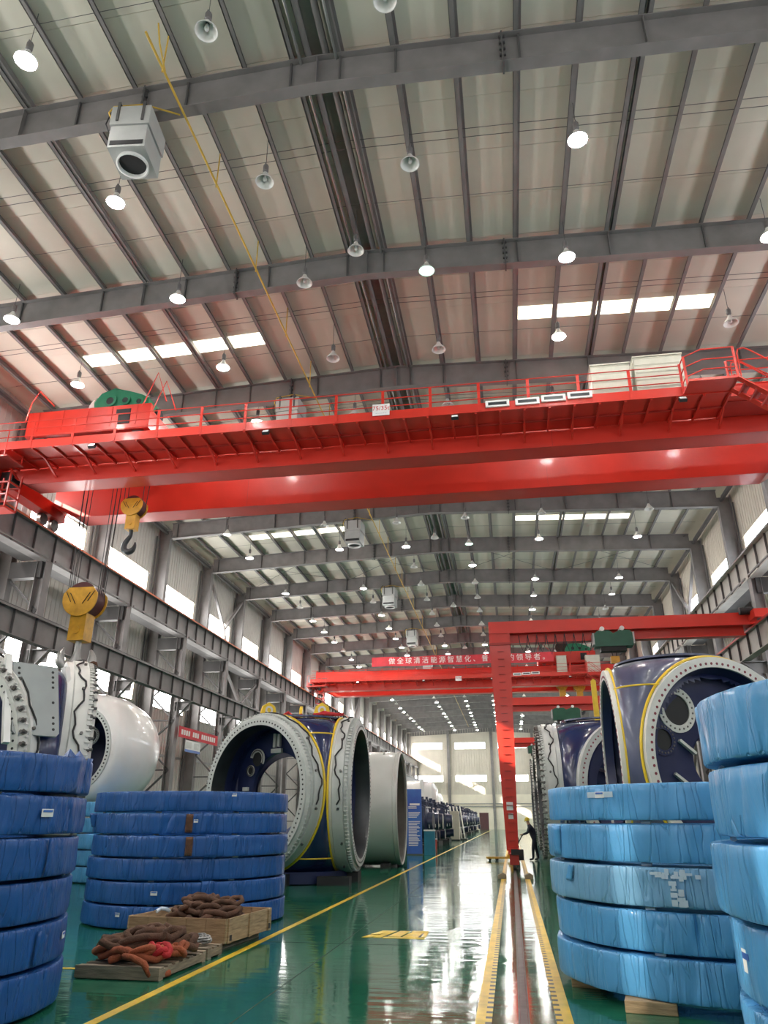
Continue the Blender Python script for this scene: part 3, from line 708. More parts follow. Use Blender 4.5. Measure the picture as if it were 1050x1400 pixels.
trolley(-16.75, -11.95, 21.35, 'red crane trolley with green gearbox and dark rope drum on the near crane')
trolley(3.2, 8.2, 67.4, 'distant red crane trolley on the banner crane')
def hook_block(x, y, zs, zhook, r, ztop_, nrope, label, size=1.0):
    t = thing('hook_block', label, 'hook', (x, y, zhook)); z = zs - zhook; th = .55*size
    rp = [] ; pm = None
    for s in (-1, 1):
        for j in range(nrope):
            yy = -th*.42 + th*.84*j/max(1,nrope-1)
            MB().tube([(s*r*.92,yy,z+.05),(s*(r*.92+.02)+s*.12*(j%2),yy*1.3,ztop_-zhook)], .014, 5).build('wire_rope', M['rope'], t)
    MB().cyl((0,-th*.55,z), (0,th*.55,z), r*.96, 28).build('sheave', M['maroon'], t, smooth=40)
    poly = [(r*1.06*math.cos(a), r*1.06*math.sin(a)) for a in [R(v) for v in range(165, 376, 14)]] + [(r*.72, r*.62), (-r*.72, r*.62)]
    for s in (-1, 1):
        sp = MB().prism(poly, frame((0,s,0), (0,0,1), (0,s*th*.62,z)), .05).build('side_plate', M['yellow'], t)
        for q in (-1, 1):
            for d in (0, .16):
                MB().bar((q*(.1+d*.9)*size*1.3, s*(th*.62+.03), z-.22*size+d*.5*size), (q*(.34+d*.9)*size*1.1, s*(th*.62+.03), z+.18*size+d*.3*size), .012, .05*size, (0,1,0)).build('slot', M['black'], sp)
    zb = z - r*.85
    MB().box(-.3*size, .3*size, -th*.5, th*.5, zb-.95*size, zb).build('crosshead', M['yellow'], t)
    MB().cyl((0,-th*.58,zb-.6*size), (0,th*.58,zb-.6*size), .13*size, 16).build('crosshead_pin', M['yellow'], t, smooth=40)
    return t, zb-.95*size
hb, zl = hook_block(-14.5, 23.45, 8.85, 6.3, .62, 15.25, 5, 'large yellow hook block with ropes hanging low under the near crane', 1.0)
def hook_mesh(s, double):
    m = MB()
    c = [(0,0),(0,-.35),(-.16,-.62),(-.30,-.90),(-.26,-1.2),(0,-1.36),(.25,-1.25),(.36,-1.0),(.36,-.78)]
    rr = [.12,.12,.14,.16,.18,.19,.16,.1,.04]
    def smooth(P):
        out = []; Rr = []
        for i in range(len(P)-1):
            for f in (0,.33,.66):
                p0,p1,p2,p3 = P[max(i-1,0)],P[i],P[i+1],P[min(i+2,len(P)-1)]
                q = [.5*((2*p1[k])+(-p0[k]+p2[k])*f+(2*p0[k]-5*p1[k]+4*p2[k]-p3[k])*f*f+(-p0[k]+3*p1[k]-3*p2[k]+p3[k])*f**3) for k in (0,1)]
                out.append(q); Rr.append(rr[i]*(1-f)+rr[i+1]*f)
        out.append(P[-1]); Rr.append(rr[-1]); return out, Rr
    for sg in ((1,-1) if double else (1,)):
        P = c if not double else [(0,0),(0,-.4),(.05,-.7),(.2,-.98),(.42,-1.05),(.58,-.85),(.6,-.6),(.56,-.42),(.5,-.3)]
        q, Rr = smooth(P); m.tube([(sg*a*s,0,b*s) for a,b in q], [x*s for x in Rr], 12)
    return m
hook_mesh(.85, True).build('ramshorn_hook', M['galv'], hb, smooth=60, loc=(0,0,zl), rot=(0,0,R(35)))
hb2, zl2 = hook_block(-13.1, 23.4, 12.35, 11.0, .40, 15.25, 2, 'small yellow auxiliary hook block close below the near crane girder', .62)
hook_mesh(.62, False).build('hook', M['ringd'], hb2, smooth=60, loc=(0,0,zl2))
for x, z, lb in ((5.2, 12.4, 'distant yellow hook block hanging from the banner crane, left one'), (6.7, 12.2, 'distant yellow hook block hanging from the banner crane, right one')):
    h, q = hook_block(x, 69.4, z+.55, z-1.2, .5, 15.25, 3, lb, .9)
    hook_mesh(.8, False).build('hook', M['black'], h, smooth=60, loc=(0,0,q))
# slings hanging on the big hook
for i, (dx, dy, lo, lab) in enumerate(((-.42,-.05,.75,'brown round sling hanging from the left horn of the big hook'), (.30,.15,1.05,'brown round sling hanging from the right horn of the big hook'), (.52,.22,.95,'dark brown round sling looped behind the big hook'))):
    zt = 6.3+zl-.8; px, py = -14.5+dx, 23.45+dy
    P = [(0,.10*math.sin(a),-lo/2+lo/2*math.cos(a)) for a in [2*PI*k/20 for k in range(20)]]
    P = [(x+.12*(i-1)*math.sin(k), y*(1+.8*(k%20)/20), z) for k,(x,y,z) in enumerate(P)]
    o = MB().tube(P, .055, 8, closed=True).build('round_sling', M['sling'], None, smooth=60, loc=(px,py,zt+.1)); tag(o, lab, 'sling', 'slings on the big hook')
# banner on the distant crane
bn = thing('slogan_banner', 'long red cloth banner with white characters on the distant crane railing', 'banner', (-3.6, 65.86, 13.6))
m = MB(); nx = 60
for i in range(nx+1):
    x = -8.05+16.1*i/nx; d = .03*math.sin(i*.9)
    m.v += [(x,d,.78+.03*math.sin(i*.35)),(x,d+.02,1.62+.03*math.sin(i*.35))]
m.f = [(2*i,2*i+2,2*i+3,2*i+1) for i in range(nx)]; m.m = [0]*nx
m.build('cloth', M['banner'], bn)
for i, ch in enumerate('\u505a\u5168\u7403\u6e05\u6d01\u80fd\u6e90\u667a\u6167\u5316\u3001\u666e\u60e0\u5316\u7684\u9886\u5bfc\u8005\u3002'):
    put('character', text_mesh(ch, .62, M['wletter'], 'character'), bn, (-6.2+i*.755, -.06, 1.2), (R(90),0,0))

# ================================================================ semi-gantry cranes on the floor rail
def hoist(x, y, zt, label, s=1.0):
    t = thing('electric_hoist', label, 'hoist', (x, y, zt))
    MB().prism([(-.72*s,-.62*s),(-.72*s,-.12),(-.6*s,-.02),(-.15,.0),(.0,-.12),(.3*s,.0),(.62*s,-.02),(.72*s,-.12),(.72*s,-.62*s)], frame((0,-1,0),(0,0,1),(0,0,0)), .5).build('hoist_body', M['hgreen'], t)
    MB().box(-.78*s,-.72*s,-.28,.28,-.55*s,-.1).build('end_plate', M['galv'], t); MB().box(.72*s,.78*s,-.28,.28,-.55*s,-.1).build('end_plate', M['galv'], t)
    for q in (-.4, .35): MB().cyl((q*s,-.28,.06), (q*s,.28,.06), .09, 14).build('trolley_wheel', M['white'], t, smooth=40)
    MB().box(-.5*s,.45*s,-.2,.2,-.8*s,-.62*s).build('guide_frame', M['black'], t); MB().box(-.35*s,.3*s,.2,.5,-.45*s,-.26).build('trolley_arm', M['hgreen'], t)
    for q in (-.1, .1): MB().tube([(q,0,-.7),(q*.6,0,-1.05)], .02, 5).build('wire_rope', M['rope'], t)
    hb_ = MB().box(-.16,.16,-.1,.1,-1.25,-.98).build('hook_block', M['yellow'], t)
    hook_mesh(.3, False).build('hook', M['yellow'], hb_, smooth=60, loc=(0,0,-1.2))
def gantry(y, label, near):
    t = thing('semi_gantry_crane', label, 'crane', (0, y, 0))
    MB().box(-.47, 9.75, -.3, .3, 8.6, 9.06).build('box_beam', M['red'], t)
    m = MB(); m.box(.36, 9.3, -.02, .02, 8.25, 8.6); m.box(.36, 9.3, -.2, .2, 8.19, 8.25); m.box(-.47, 9.75, -.34, .34, 8.57, 8.61)
    lb = m.build('hoist_track', M['red'], t)
    MB().box(-.47, .36, -.3, .3, 8.17, 8.6).build('knee_box', M['red'], t)
    m = MB(); lo, hi = .62, 8.17
    m.add([(-.25,-.2,lo),(.17,-.2,lo),(.17,.2,lo),(-.25,.2,lo),(-.47,-.3,hi),(.36,-.3,hi),(.36,.3,hi),(-.47,.3,hi)],
          [(3,2,1,0),(4,5,6,7),(0,1,5,4),(1,2,6,5),(2,3,7,6),(3,0,4,7)])
    leg = m.build('leg', M['red'], t)
    MB().box(-.49, .38, -.34, .34, 8.1, 8.2).build('leg_head_plate', M['redd'], leg)
    for x in (-.1, .32): MB().box(x-.008, x+.008, -.315, -.3, 8.2, 9.06).build('beam_stiffener', M['red'], leg)
    if near:
        rm = MB().box(-.12, .12, -.06, -.02, -.012, .012).mesh('rung', M['redd'])
        for i in range(24):
            z = .95 + i*.3; f = (z-lo)/(hi-lo)
            put('rung', rm, leg, (-.04, -.2-.1*f, z))
        MB().box(-.17,.07,-.245,-.238,1.98,2.26).build('sticker', M['paper'], leg)
        MB().box(-.12,.06,-.24,-.232,1.68,1.88).build('sticker', M['paper'], leg)
    tk = MB().box(-.16, .16, -1.15, 1.15, .2, .56).build('wheel_carriage', M['redd'], t)
    MB().box(-.2,.2,-.35,.35,.5,.7).build('leg_foot', M['red'], tk)
    for q in (-.85, .85): MB().cyl((-.06,q,.15), (.06,q,.15), .145, 18).build('wheel', M['rail'], tk, smooth=40)
    MB().box(.16,.34,-.5,.1,.32,.66).build('drive_motor', M['black'], tk)
    MB().box(-.10,.16,-1.2,-1.14,.52,.70).build('warning_box', M['black'], tk)
    et = MB().box(9.45, 9.95, -1.1, 1.1, 8.68, 9.0).build('end_truck', M['red'], t)
    for q in (-.8, .8): MB().cyl((9.62,q,8.72), (9.78,q,8.72), .12, 14).build('wheel', M['rail'], et, smooth=40)
    MB().cyl((9.1,-.55,9.05), (9.6,-.55,9.05), .15, 14).build('drive_motor', M['black'], et, smooth=40)
    if near:
        P = []
        for i in range(8):                                   # festoon cable loops under the beam
            x = .7 + i*.36
            MB().tube([(x,-.26,8.5),(x+.05,-.26,8.1),(x+.18,-.26,7.78-.1*(i%2)),(x+.31,-.26,8.1),(x+.36,-.26,8.5)], .016, 5).build('festoon_cable', M['black'], lb)
    return t
gantry(30.0, 'red semi-gantry crane whose leg stands on the floor rail, nearest', True)
gantry(50.5, 'red semi-gantry crane, the middle one behind the nearest leg', False)
gantry(76.5, 'red semi-gantry crane, the farthest one', False)
hoist(4.3, 29.5, 8.45, 'dark green electric hoist hanging under the nearest semi-gantry beam', 1.0)
hoist(3.85, 50.0, 8.3, 'dark green electric hoist hanging under the middle semi-gantry beam', 1.2)
hoist(2.8, 76.0, 8.3, 'dark green electric hoist hanging under the farthest semi-gantry beam', 1.2)
# ================================================================ wrapped bearing rings in stacks
def wrap_ring(r, h, seed, folds=1.0):
    """one film-wrapped slewing ring: rounded rim, vertical creases, ragged hem"""
    N = 400; rg = random.Random(seed); m = MB(); b = .024
    prof = [(r-.55, h-.004), (r-.25, h-.003), (r-b, h-.002), (r-.007, h-.007), (r, h-b), (r+.002, h*.75), (r+.002, h*.5), (r+.002, h*.25), (r, b), (r-.007, .007), (r-b, 0.002), (r-.25, .003), (r-.55, .004)]
    K = len(prof); vs = []
    cre = [(rg.uniform(0,2*PI), rg.uniform(.006,.022)*folds, rg.uniform(.007,.018), rg.uniform(-.10,.10)) for _ in range(38)]
    for i in range(N):
        a = 2*PI*i/N
        for j, (pr, pz) in enumerate(prof):
            q = pz/h
            d = (noise.noise((math.cos(a)*7+seed*3, math.sin(a)*7, q*1.2+seed))*.013 + noise.noise((math.cos(a)*19, math.sin(a)*19+seed, q*2.0))*.005)*folds
            if 3 <= j <= 9:
                for ca, cd, cw, sk in cre:
                    da = (a-ca-sk*q+PI) % (2*PI) - PI
                    if abs(da) < cw*3: d -= cd*math.exp(-(da/cw)**2)
            else: d *= .4
            vs.append(((pr+d)*math.cos(a), (pr+d)*math.sin(a), pz + (noise.noise((math.cos(a)*5, math.sin(a)*5, seed+j*.01))*.004 if 3 <= j <= 9 else 0)))
    fs = [(i*K+j, i*K+j+1, ((i+1)%N)*K+j+1, ((i+1)%N)*K+j) for i in range(N) for j in range(K-1)]
    fs += [(i*K+K-1, i*K, ((i+1)%N)*K, ((i+1)%N)*K+K-1) for i in range(N)]
    fs = [f[::-1] for f in fs]
    m.add(vs, fs); return m
POS = {6: ['topmost','second from the top','third from the top','fourth from the top','second lowest','lowest'], 5: ['topmost','second from the top','middle','second lowest','lowest']}
def on_ring(r, ang, z): return (r*math.cos(ang), r*math.sin(ang), z)
def patch(par, r, a, z, w, h, m, name, n=5, lift=.008):     # a paper or tape patch following the drum
    q = MB(); K = n+1
    for i in range(K):
        t = a + (i/n-.5)*w/r
        for dz in (-h/2, h/2):
            for d in (0, .003): q.v.append(((r+lift+d)*math.cos(t), (r+lift+d)*math.sin(t), z+dz))
    for i in range(n):
        o, p = i*4, (i+1)*4
        q.f += [(o+1,p+1,p+3,o+3), (o,o+2,p+2,p), (o,p,p+1,o+1), (o+2,o+3,p+3,p+2)]
    q.f += [(0,1,3,2), (4*n,4*n+2,4*n+3,4*n+1)]; q.m = [0]*len(q.f)
    return q.build(name, m, par)
def flap(par, r, a, z0, z1, w, m, lift=.03, skew=.0, name='loose_flap'):
    q = MB(); n, k = 4, 6
    for i in range(n+1):
        for j in range(k+1):
            f, g = i/n, j/k; t = a + (f-.5)*w/r + skew*g
            d = .012 + lift*math.sin(PI*f)*(0.4+.6*g) + .012*noise.noise((f*3,g*4,a*5))
            q.v.append(((r+d)*math.cos(t), (r+d)*math.sin(t), z0+(z1-z0)*g))
    q.f = [(i*(k+1)+j, (i+1)*(k+1)+j, (i+1)*(k+1)+j+1, i*(k+1)+j+1) for i in range(n) for j in range(k)]; q.m = [0]*len(q.f)
    o = q.build(name, m, par, smooth=60); md = o.modifiers.new('thickness', 'SOLIDIFY'); md.thickness = .006; return o
def stack(cx, cy, r, n, pitch, h, zb, mats, where, seed, jit=.03, face=None):
    """face: angle (radians, about the stack) that looks at the camera"""
    rings = []; rg = random.Random(seed)
    fa = math.atan2(-cy, -cx)
    for i in range(n):                                      # i counts from the bottom
        lab = '%s blue-wrapped bearing ring, stack %s' % (POS[n][n-1-i], where)
        ox, oy = rg.uniform(-jit,jit), rg.uniform(-jit,jit)
        t = thing('wrapped_bearing', lab, 'bearing', (cx+ox, cy+oy, zb+i*pitch), 0, 'wrapped bearings of the stack '+where)
        t['fa'] = math.atan2(-cy-oy, -cx-ox)
        mm = mats if not isinstance(mats, list) else mats[i]
        wrap_ring(r + rg.uniform(-.015,.015), h, seed*17+i).build('film_wrap', mm, t, smooth=50)
        for da in (-2.0,-1.2,-.35,.45,1.25,2.1):
            if i == 0: continue
            p = on_ring(r-.10, fa+da, 0); MB().cyl((p[0]-.05*math.sin(fa+da),p[1]+.05*math.cos(fa+da),-(pitch-h)/2), (p[0]+.05*math.sin(fa+da),p[1]-.05*math.cos(fa+da),-(pitch-h)/2), (pitch-h)/2-.0005, 8).build('spacer', M['paper'], t)
        rings.append(t)
    return rings
def F(t, d=0): return t['fa'] + d
# right stack beside the rail, standing on timber blocks
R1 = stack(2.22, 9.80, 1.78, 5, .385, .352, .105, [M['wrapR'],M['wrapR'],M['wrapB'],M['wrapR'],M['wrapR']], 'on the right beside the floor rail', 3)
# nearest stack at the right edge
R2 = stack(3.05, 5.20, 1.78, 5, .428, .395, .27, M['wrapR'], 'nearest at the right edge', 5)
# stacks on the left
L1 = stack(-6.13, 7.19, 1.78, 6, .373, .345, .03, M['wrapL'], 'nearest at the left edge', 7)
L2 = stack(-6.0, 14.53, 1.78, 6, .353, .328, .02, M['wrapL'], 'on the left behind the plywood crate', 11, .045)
L0 = stack(-11.6, 23.2, 1.78, 5, .43, .40, .02, M['wrapR'], 'in pale film behind the left stacks', 13)
# creases, flaps, labels, tape
def lab(t, d, z, r=1.78, w=.12, h=.07):
    p = patch(t, r, F(t,d), z, w, h, M['paper'], 'paper_label', lift=.012)
    patch(p, r, F(t,d), z+h*.22, w*.8, h*.28, M['sign'], 'label_print', lift=.016)
lab(R2[1], -1.02, .2, w=.15, h=.12)
patch(R1[4], 1.78, F(R1[4],-.60), .25, .34, .055, M['tape'], 'tape', lift=.012); lab(R1[4], -.60, .25, w=.12, h=.06)
rt_ = random.Random(9)
for q in range(26):                                         # crumpled clear tape, wide at the top and trailing down
    top = q < 13; d = -.16 + (rt_.uniform(-.13,.13) if top else rt_.uniform(-.035,.035)); z = rt_.uniform(.275,.325) if top else rt_.uniform(.03,.27)
    patch(R1[2], 1.78, F(R1[2],d), z, rt_.uniform(.03,.08), rt_.uniform(.015,.06), M['tape'], 'tape', lift=.010+q*.0006)
flap(R1[2], 1.78, F(R1[2],-.92), .18, .33, .12, M['wrapR'], .01, .04)
flap(R1[3], 1.78, F(R1[3],-1.08), .03, .33, .22, M['wrapR'], .04, .02)
lab(L1[4], .74, .19, w=.16, h=.07); lab(L1[1], 1.18, .2, w=.1, h=.06)
for d, w in ((.96,.20),(1.14,.16)): flap(L1[5], 1.78, F(L1[5],d), .01, .36, w, M['wrapL'], .03, .03)
def peak(t, r, d, z, m):                                    # film corner sticking up
    a = F(t,d); q = MB(); p0, p1, p2, p3 = on_ring(r,a-.06,z), on_ring(r,a+.06,z), on_ring(r-.05,a+.005,z+.085), on_ring(r-.12,a,z)
    q.add([p0,p1,p2,p3], [(0,1,2),(1,3,2),(3,0,2)]); q.build('film_corner', m, t)
peak(L1[5], 1.78, .92, .345, M['wrapL']); peak(L1[5], 1.78, 1.06, .345, M['wrapL'])
flap(L1[1], 1.78, F(L1[1],.85), .02, .30, .05, M['wrapL'], .03)
flap(L1[3], 1.78, F(L1[3],.82), .02, .33, .04, M['wrapL'], .03)
lab(L2[5], .38, .27, w=.10, h=.05); lab(L2[4], .03, .2, w=.07, h=.05); lab(L2[1], -.30, .17, w=.11, h=.06); lab(L2[0], -.65, .2, w=.1, h=.06)
flap(L2[4], 1.78, F(L2[4],.12), .0, .33, .18, M['wrapL'], .03, .02); flap(L2[4], 1.78, F(L2[4],-1.30), .1, .33, .22, M['wrapL'], .10)
for i in (1, 2, 3): flap(L2[i], 1.78, F(L2[i],.17), -.01, .34, .20, M['wrapL'], .014, .01)
for i, d in ((4,-.03),(3,-.03)): flap(L2[i], 1.78, F(L2[i],d), .02, .31, .12, M['sling'], .006, name='torn_brown_patch')
# timber under the stacks
def block(x, y, rz, L, w, h, m, label, base=0):
    o = MB().cbox((0,0,h/2), (L,w,h)).build('timber_block', m, None, loc=(x,y,base), rot=(0,0,rz)); tag(o, label, 'timber', 'timber under the right stacks'); 
    b = o.modifiers.new('edge', 'BEVEL'); b.width = .008; b.segments = 2; return o
block(1.20, 8.55, R(-10), .46, .5, .103, M['wood'], 'pine timber block under the front of the right stack')
block(.72, 9.60, R(75), .40, .3, .103, M['wood'], 'pine timber block under the left rim of the right stack')
block(3.2, 10.4, R(30), .5, .4, .103, M['wood'], 'timber block hidden under the far rim of the right stack')
for i, (x, y) in enumerate(((2.0,4.4),(1.6,5.7),(4.1,5.9))): block(x, y, R(20*i), .5, .4, .268, M['wood'], ['timber block under the camera side of the nearest right stack','timber block under the aisle side of the nearest right stack','timber block under the far side of the nearest right stack'][i])

# ================================================================ rotor hubs
def hub(name, label, loc, n0, zc=2.45, s=2.75, Rf=1.62, rho=2.12, bearing=True, body=None, band=.45, studs=None, yel=True, ringm=None, bear=(0,1,2), web=1.02, ztop_=2.3):
    """cast three-flange hub standing on its main flange; n0 = heading of the first blade flange"""
    t = thing(name, label, 'rotor hub', (*loc, 0)); body = body or M['navy']
    ns = [Vector((math.cos(n0+k*2*PI/3), math.sin(n0+k*2*PI/3), 0)) for k in range(3)]
    zb = zc-.12
    def rad(d):
        lim = [s] + [Rf/d.dot(n) for n in ns if d.dot(n) > .2]
        if d.z > .2: lim.append(ztop_/d.z)
        if d.z < -.2: lim.append(zb/-d.z)
        k = 14.0; return (sum(l**-k for l in lim))**(-1/k)
    NA, NE = 168, 96; cosh = math.cos(math.atan2(rho-.12, Rf))
    def shell(f, nm, m, par):
        q = MB(); idx = {}
        for i in range(NA):
            for j in range(NE+1):
                e = -PI/2 + PI*j/NE; a = 2*PI*i/NA
                d = Vector((math.cos(e)*math.cos(a), math.cos(e)*math.sin(a), math.sin(e)))
                q.v.append(tuple(d*rad(d)*f + Vector((0,0,zc))))
        for i in range(NA):
            for j in range(NE):
                ids = (i*(NE+1)+j, ((i+1)%NA)*(NE+1)+j, ((i+1)%NA)*(NE+1)+j+1, i*(NE+1)+j+1)
                c = (sum((Vector(q.v[k]) for k in ids), Vector())/4 - Vector((0,0,zc))).normalized()
                if any(c.dot(n) > cosh for n in ns): continue
                if c.z > .90 or c.z < -.93: continue
                q.f.append(ids); q.m.append(0)
        return q.build(nm, m, par, smooth=60)
    shell(1.0, 'hub_casting', body, t); shell(.88, 'inner_wall', M['navyd'], t)
    MB().lathe([(1.05,ztop_-.02),(1.32,ztop_-.02),(1.32,ztop_+.03),(1.05,ztop_+.03)], 40, Matrix.Translation((0,0,zc)), close_prof=True).build('top_flange', body, t, smooth=40)
    MB().lathe([(.8,.0),(1.6,.0),(1.6,.3),(.8,.3)], 40, Matrix.Translation((0,0,.02)), close_prof=True).build('base_flange', M['navyd'], t, smooth=40)
    for k, n in enumerate(ns):
        Mf = frame(n, (0,0,1), Vector((0,0,zc)))
        fw_ = .30 if bearing else .21
        fl = MB().lathe([(rho-fw_,Rf-.14),(rho+.02,Rf-.14),(rho+.02,Rf+.02),(rho-fw_,Rf+.02)], 72, Mf, close_prof=True).build('blade_flange', ringm or M['ringw'], t, smooth=40)
        if yel: MB().tube([Mf @ Vector(((rho+.05)*math.cos(a),(rho+.05)*math.sin(a),Rf-.10)) for a in [2*PI*i/72 for i in range(72)]], .034, 6, closed=True).build('yellow_stripe', M['ybright'], fl, smooth=60)
        if not bearing or k not in bear:
            d = MB()
            for i in range(84):
                a = 2*PI*i/84; d.lathe([(.001,.008),(.030,.008),(.032,.0)], 8, Mf @ Matrix.Translation((( rho-.13)*math.cos(a),(rho-.13)*math.sin(a),Rf+.02)))
            o = d.build('bolt_hole_row', M['dot'], fl); o['kind'] = 'stuff'
        else:
            z1 = Rf+band
            b = MB().lathe([(rho-.05,Rf-.05),(rho+.06,Rf+.02),(rho+.06,z1-.1),(rho+.0,z1-.1),(rho+.0,z1),(rho-.10,z1+.04),(rho-.10,z1+.10),(rho-.30,z1+.10),(rho-.30,z1-.2),(rho-.24,Rf-.05)], 84, Mf).build('blade_bearing', ringm or M['ring'], t, smooth=35)
            MB().lathe([(rho-.30,z1+.10),(rho-.34,z1+.02),(rho-.36,Rf+.05)], 64, Mf).build('bearing_bore', M['ringd'], b, smooth=40)
            d = MB()
            for i in range(96):
                a = 2*PI*i/96; d.lathe([(.001,.006),(.026,.006),(.028,.0)], 6, Mf @ Matrix.Translation(((rho-.2)*math.cos(a),(rho-.2)*math.sin(a),z1+.10)))
            o = d.build('bolt_hole_row', M['hole'], b); o['kind'] = 'stuff'
            if studs and k in studs:
                sl, sr, ns_, single = studs[k]
                if single:
                    sm = MB(); sm.cyl((0,0,-.05), (0,0,sl), sr, 8); sm.cyl((0,0,0.0), (0,0,.06), sr*1.7, 6); sm = sm.mesh('stud_bolt', M['stud'], 40)
                    for i in range(ns_):
                        a = 2*PI*i/ns_; q = put('stud_bolt', sm, b); q.matrix_local = Mf @ Matrix.Translation(((rho-.03)*math.cos(a),(rho-.03)*math.sin(a),z1-.02))
                else:
                    d = MB()
                    for i in range(ns_):
                        a = 2*PI*i/ns_; p = Mf @ Vector(((rho-.03)*math.cos(a),(rho-.03)*math.sin(a),z1-.05)); d.cyl(p, p + n*sl, sr, 6)
                    o = d.build('stud_row', M['stud'], b); o['kind'] = 'stuff'
            d = MB()                                         # gear teeth on the bearing rim
            for i in range(120):
                a = 2*PI*i/120; d.cbox((0,0,0), (.05,.03,.10)); 
                for v in range(8):
                    vv = Vector(d.v[-8+v]); d.v[-8+v] = tuple(Mf @ (Matrix.Rotation(a,4,'Z') @ (vv + Vector((rho+.005,0,z1-.02)))))
            o = d.build('rim_teeth', ringm or M['ring'], b); o['kind'] = 'stuff'
            d = MB(); pts = []                               # cable harness lying on the band
            for i in range(60):
                a = R(-100) + R(200)*i/59 ; w = .09*math.sin(i*.55) + .04*math.sin(i*1.7)
                pts.append(Mf @ Vector(((rho+.085)*math.sin(a), (rho+.085)*math.cos(a), Rf+.16+w)))
            d.tube(pts, .022, 6); d.build('cable_harness', M['black'], b, smooth=60)
            for i in range(14):
                a = 2*PI*i/14; MB().lathe([(.001,.05),(.035,.05),(.035,0)], 8, frame(Mf.to_3x3() @ Vector((math.sin(a),math.cos(a),0)), (0,0,1), Mf @ Vector(((rho+.06)*math.sin(a),(rho+.06)*math.cos(a),Rf+.2+.05*(i%2))))).build('grease_fitting', M['stud'], b)
        MB().lathe([(rho-(.34 if bearing else .22),Rf+(.05 if bearing else -.02)),(rho-.36,Rf-.42),(rho-web+.07,Rf-.46),(rho-web,Rf-.5),(rho-web,Rf-.62)], 56, Mf).build('flange_web', M['navyd'], t, smooth=40)
    if yel:
        for k in range(3):
            for zz in (1.55, -1.75):
                a0 = n0 + k*2*PI/3; P = []
                for i in range(41):
                    a = a0 + R(60-38) + R(76)*i/40; e = 0
                    d = None
                    for _ in range(1):
                        lo, hi = -1.4, 1.4
                        for __ in range(24):
                            md = (lo+hi)/2; dd = Vector((math.cos(md)*math.cos(a), math.cos(md)*math.sin(a), math.sin(md)))
                            if dd.z*rad(dd) < zz: lo = md
                            else: hi = md
                    if max(dd.dot(n) for n in ns) > math.cos(math.atan2(rho+.03, Rf)): continue
                    P.append(dd*(rad(dd)+.006) + Vector((0,0,zc)))
                if len(P) > 2: MB().tube(P, .02, 6).build('yellow_stripe', M['ybright'], t, smooth=60)
    return t, ns
def port(t, ctr, nrm, r, name='inner_port', m=None, half=False):
    Mf = frame(nrm, (0,0,1), ctr)
    o = MB().lathe([(r*.68,0),(r,0),(r,.04),(r*.68,.04)], 36, Mf, close_prof=True, a0=R(-30) if half else 0, a1=R(170) if half else 2*PI).build(name, m or M['ringw'], t, smooth=40)
    MB().lathe([(.001,.012),(r*.7,.012)], 28, Mf).build('port_throat', M['black'], o)
    d = MB()
    for i in range(22):
        a = R(-25)+R(190 if half else 360)*i/22; d.lathe([(.001,.01),(.022,.01),(.024,0)], 6, Mf @ Matrix.Translation((r*.85*math.cos(a),r*.85*math.sin(a),.04)))
    q = d.build('port_bolts', M['stud'], o); q['kind'] = 'stuff'
# -- hub behind the left stack, with studs all round its bearings
Lh, _ = hub('rotor_hub', 'navy hub with long stud bolts round its bearing behind the nearest left stack', (-12.05, 15.9), R(36), zc=2.8, s=3.05, Rf=1.8, rho=2.42, ztop_=2.12, studs={0:(.13,.03,64,True), 2:(.16,.035,64,True)}, yel=False, ringm=M['ringw'], band=.42)
pm = MB()                                                   # perforated mounting plate leaning on its shoulder
a = R(-33); e_ = R(21); nn = Vector((math.cos(a)*math.cos(e_), math.sin(a)*math.cos(e_), math.sin(e_))); ctr = nn*3.12 + Vector((0,0,2.8)); Mp = frame(nn, (0,0,1), ctr)
pm.prism([(-.42,-.75),(.42,-.75),(.48,-.68),(.48,.85),(-.48,.85),(-.48,-.68)], Mp, .05); po = pm.build('mounting_plate', M['plate'], Lh)
for sx in (-.36, .36):
    for v in (-.6,-.47,-.34,.0,.35,.47,.59,.71): MB().lathe([(.001,.03),(.03,.03),(.03,.02)], 8, Mp @ Matrix.Translation((sx,v,0))).build('plate_hole', M['hole'], po)
MB().bar(Mp @ Vector((-.58,-.95,.0)), Mp @ Vector((-.58,1.0,.0)), .13, .1).build('white_edge_bar', M['white'], Lh)
MB().bar((2.62,-.45,3.6), (2.22,-.36,4.85), .14, .12).build('white_edge_bar', M['white'], Lh)
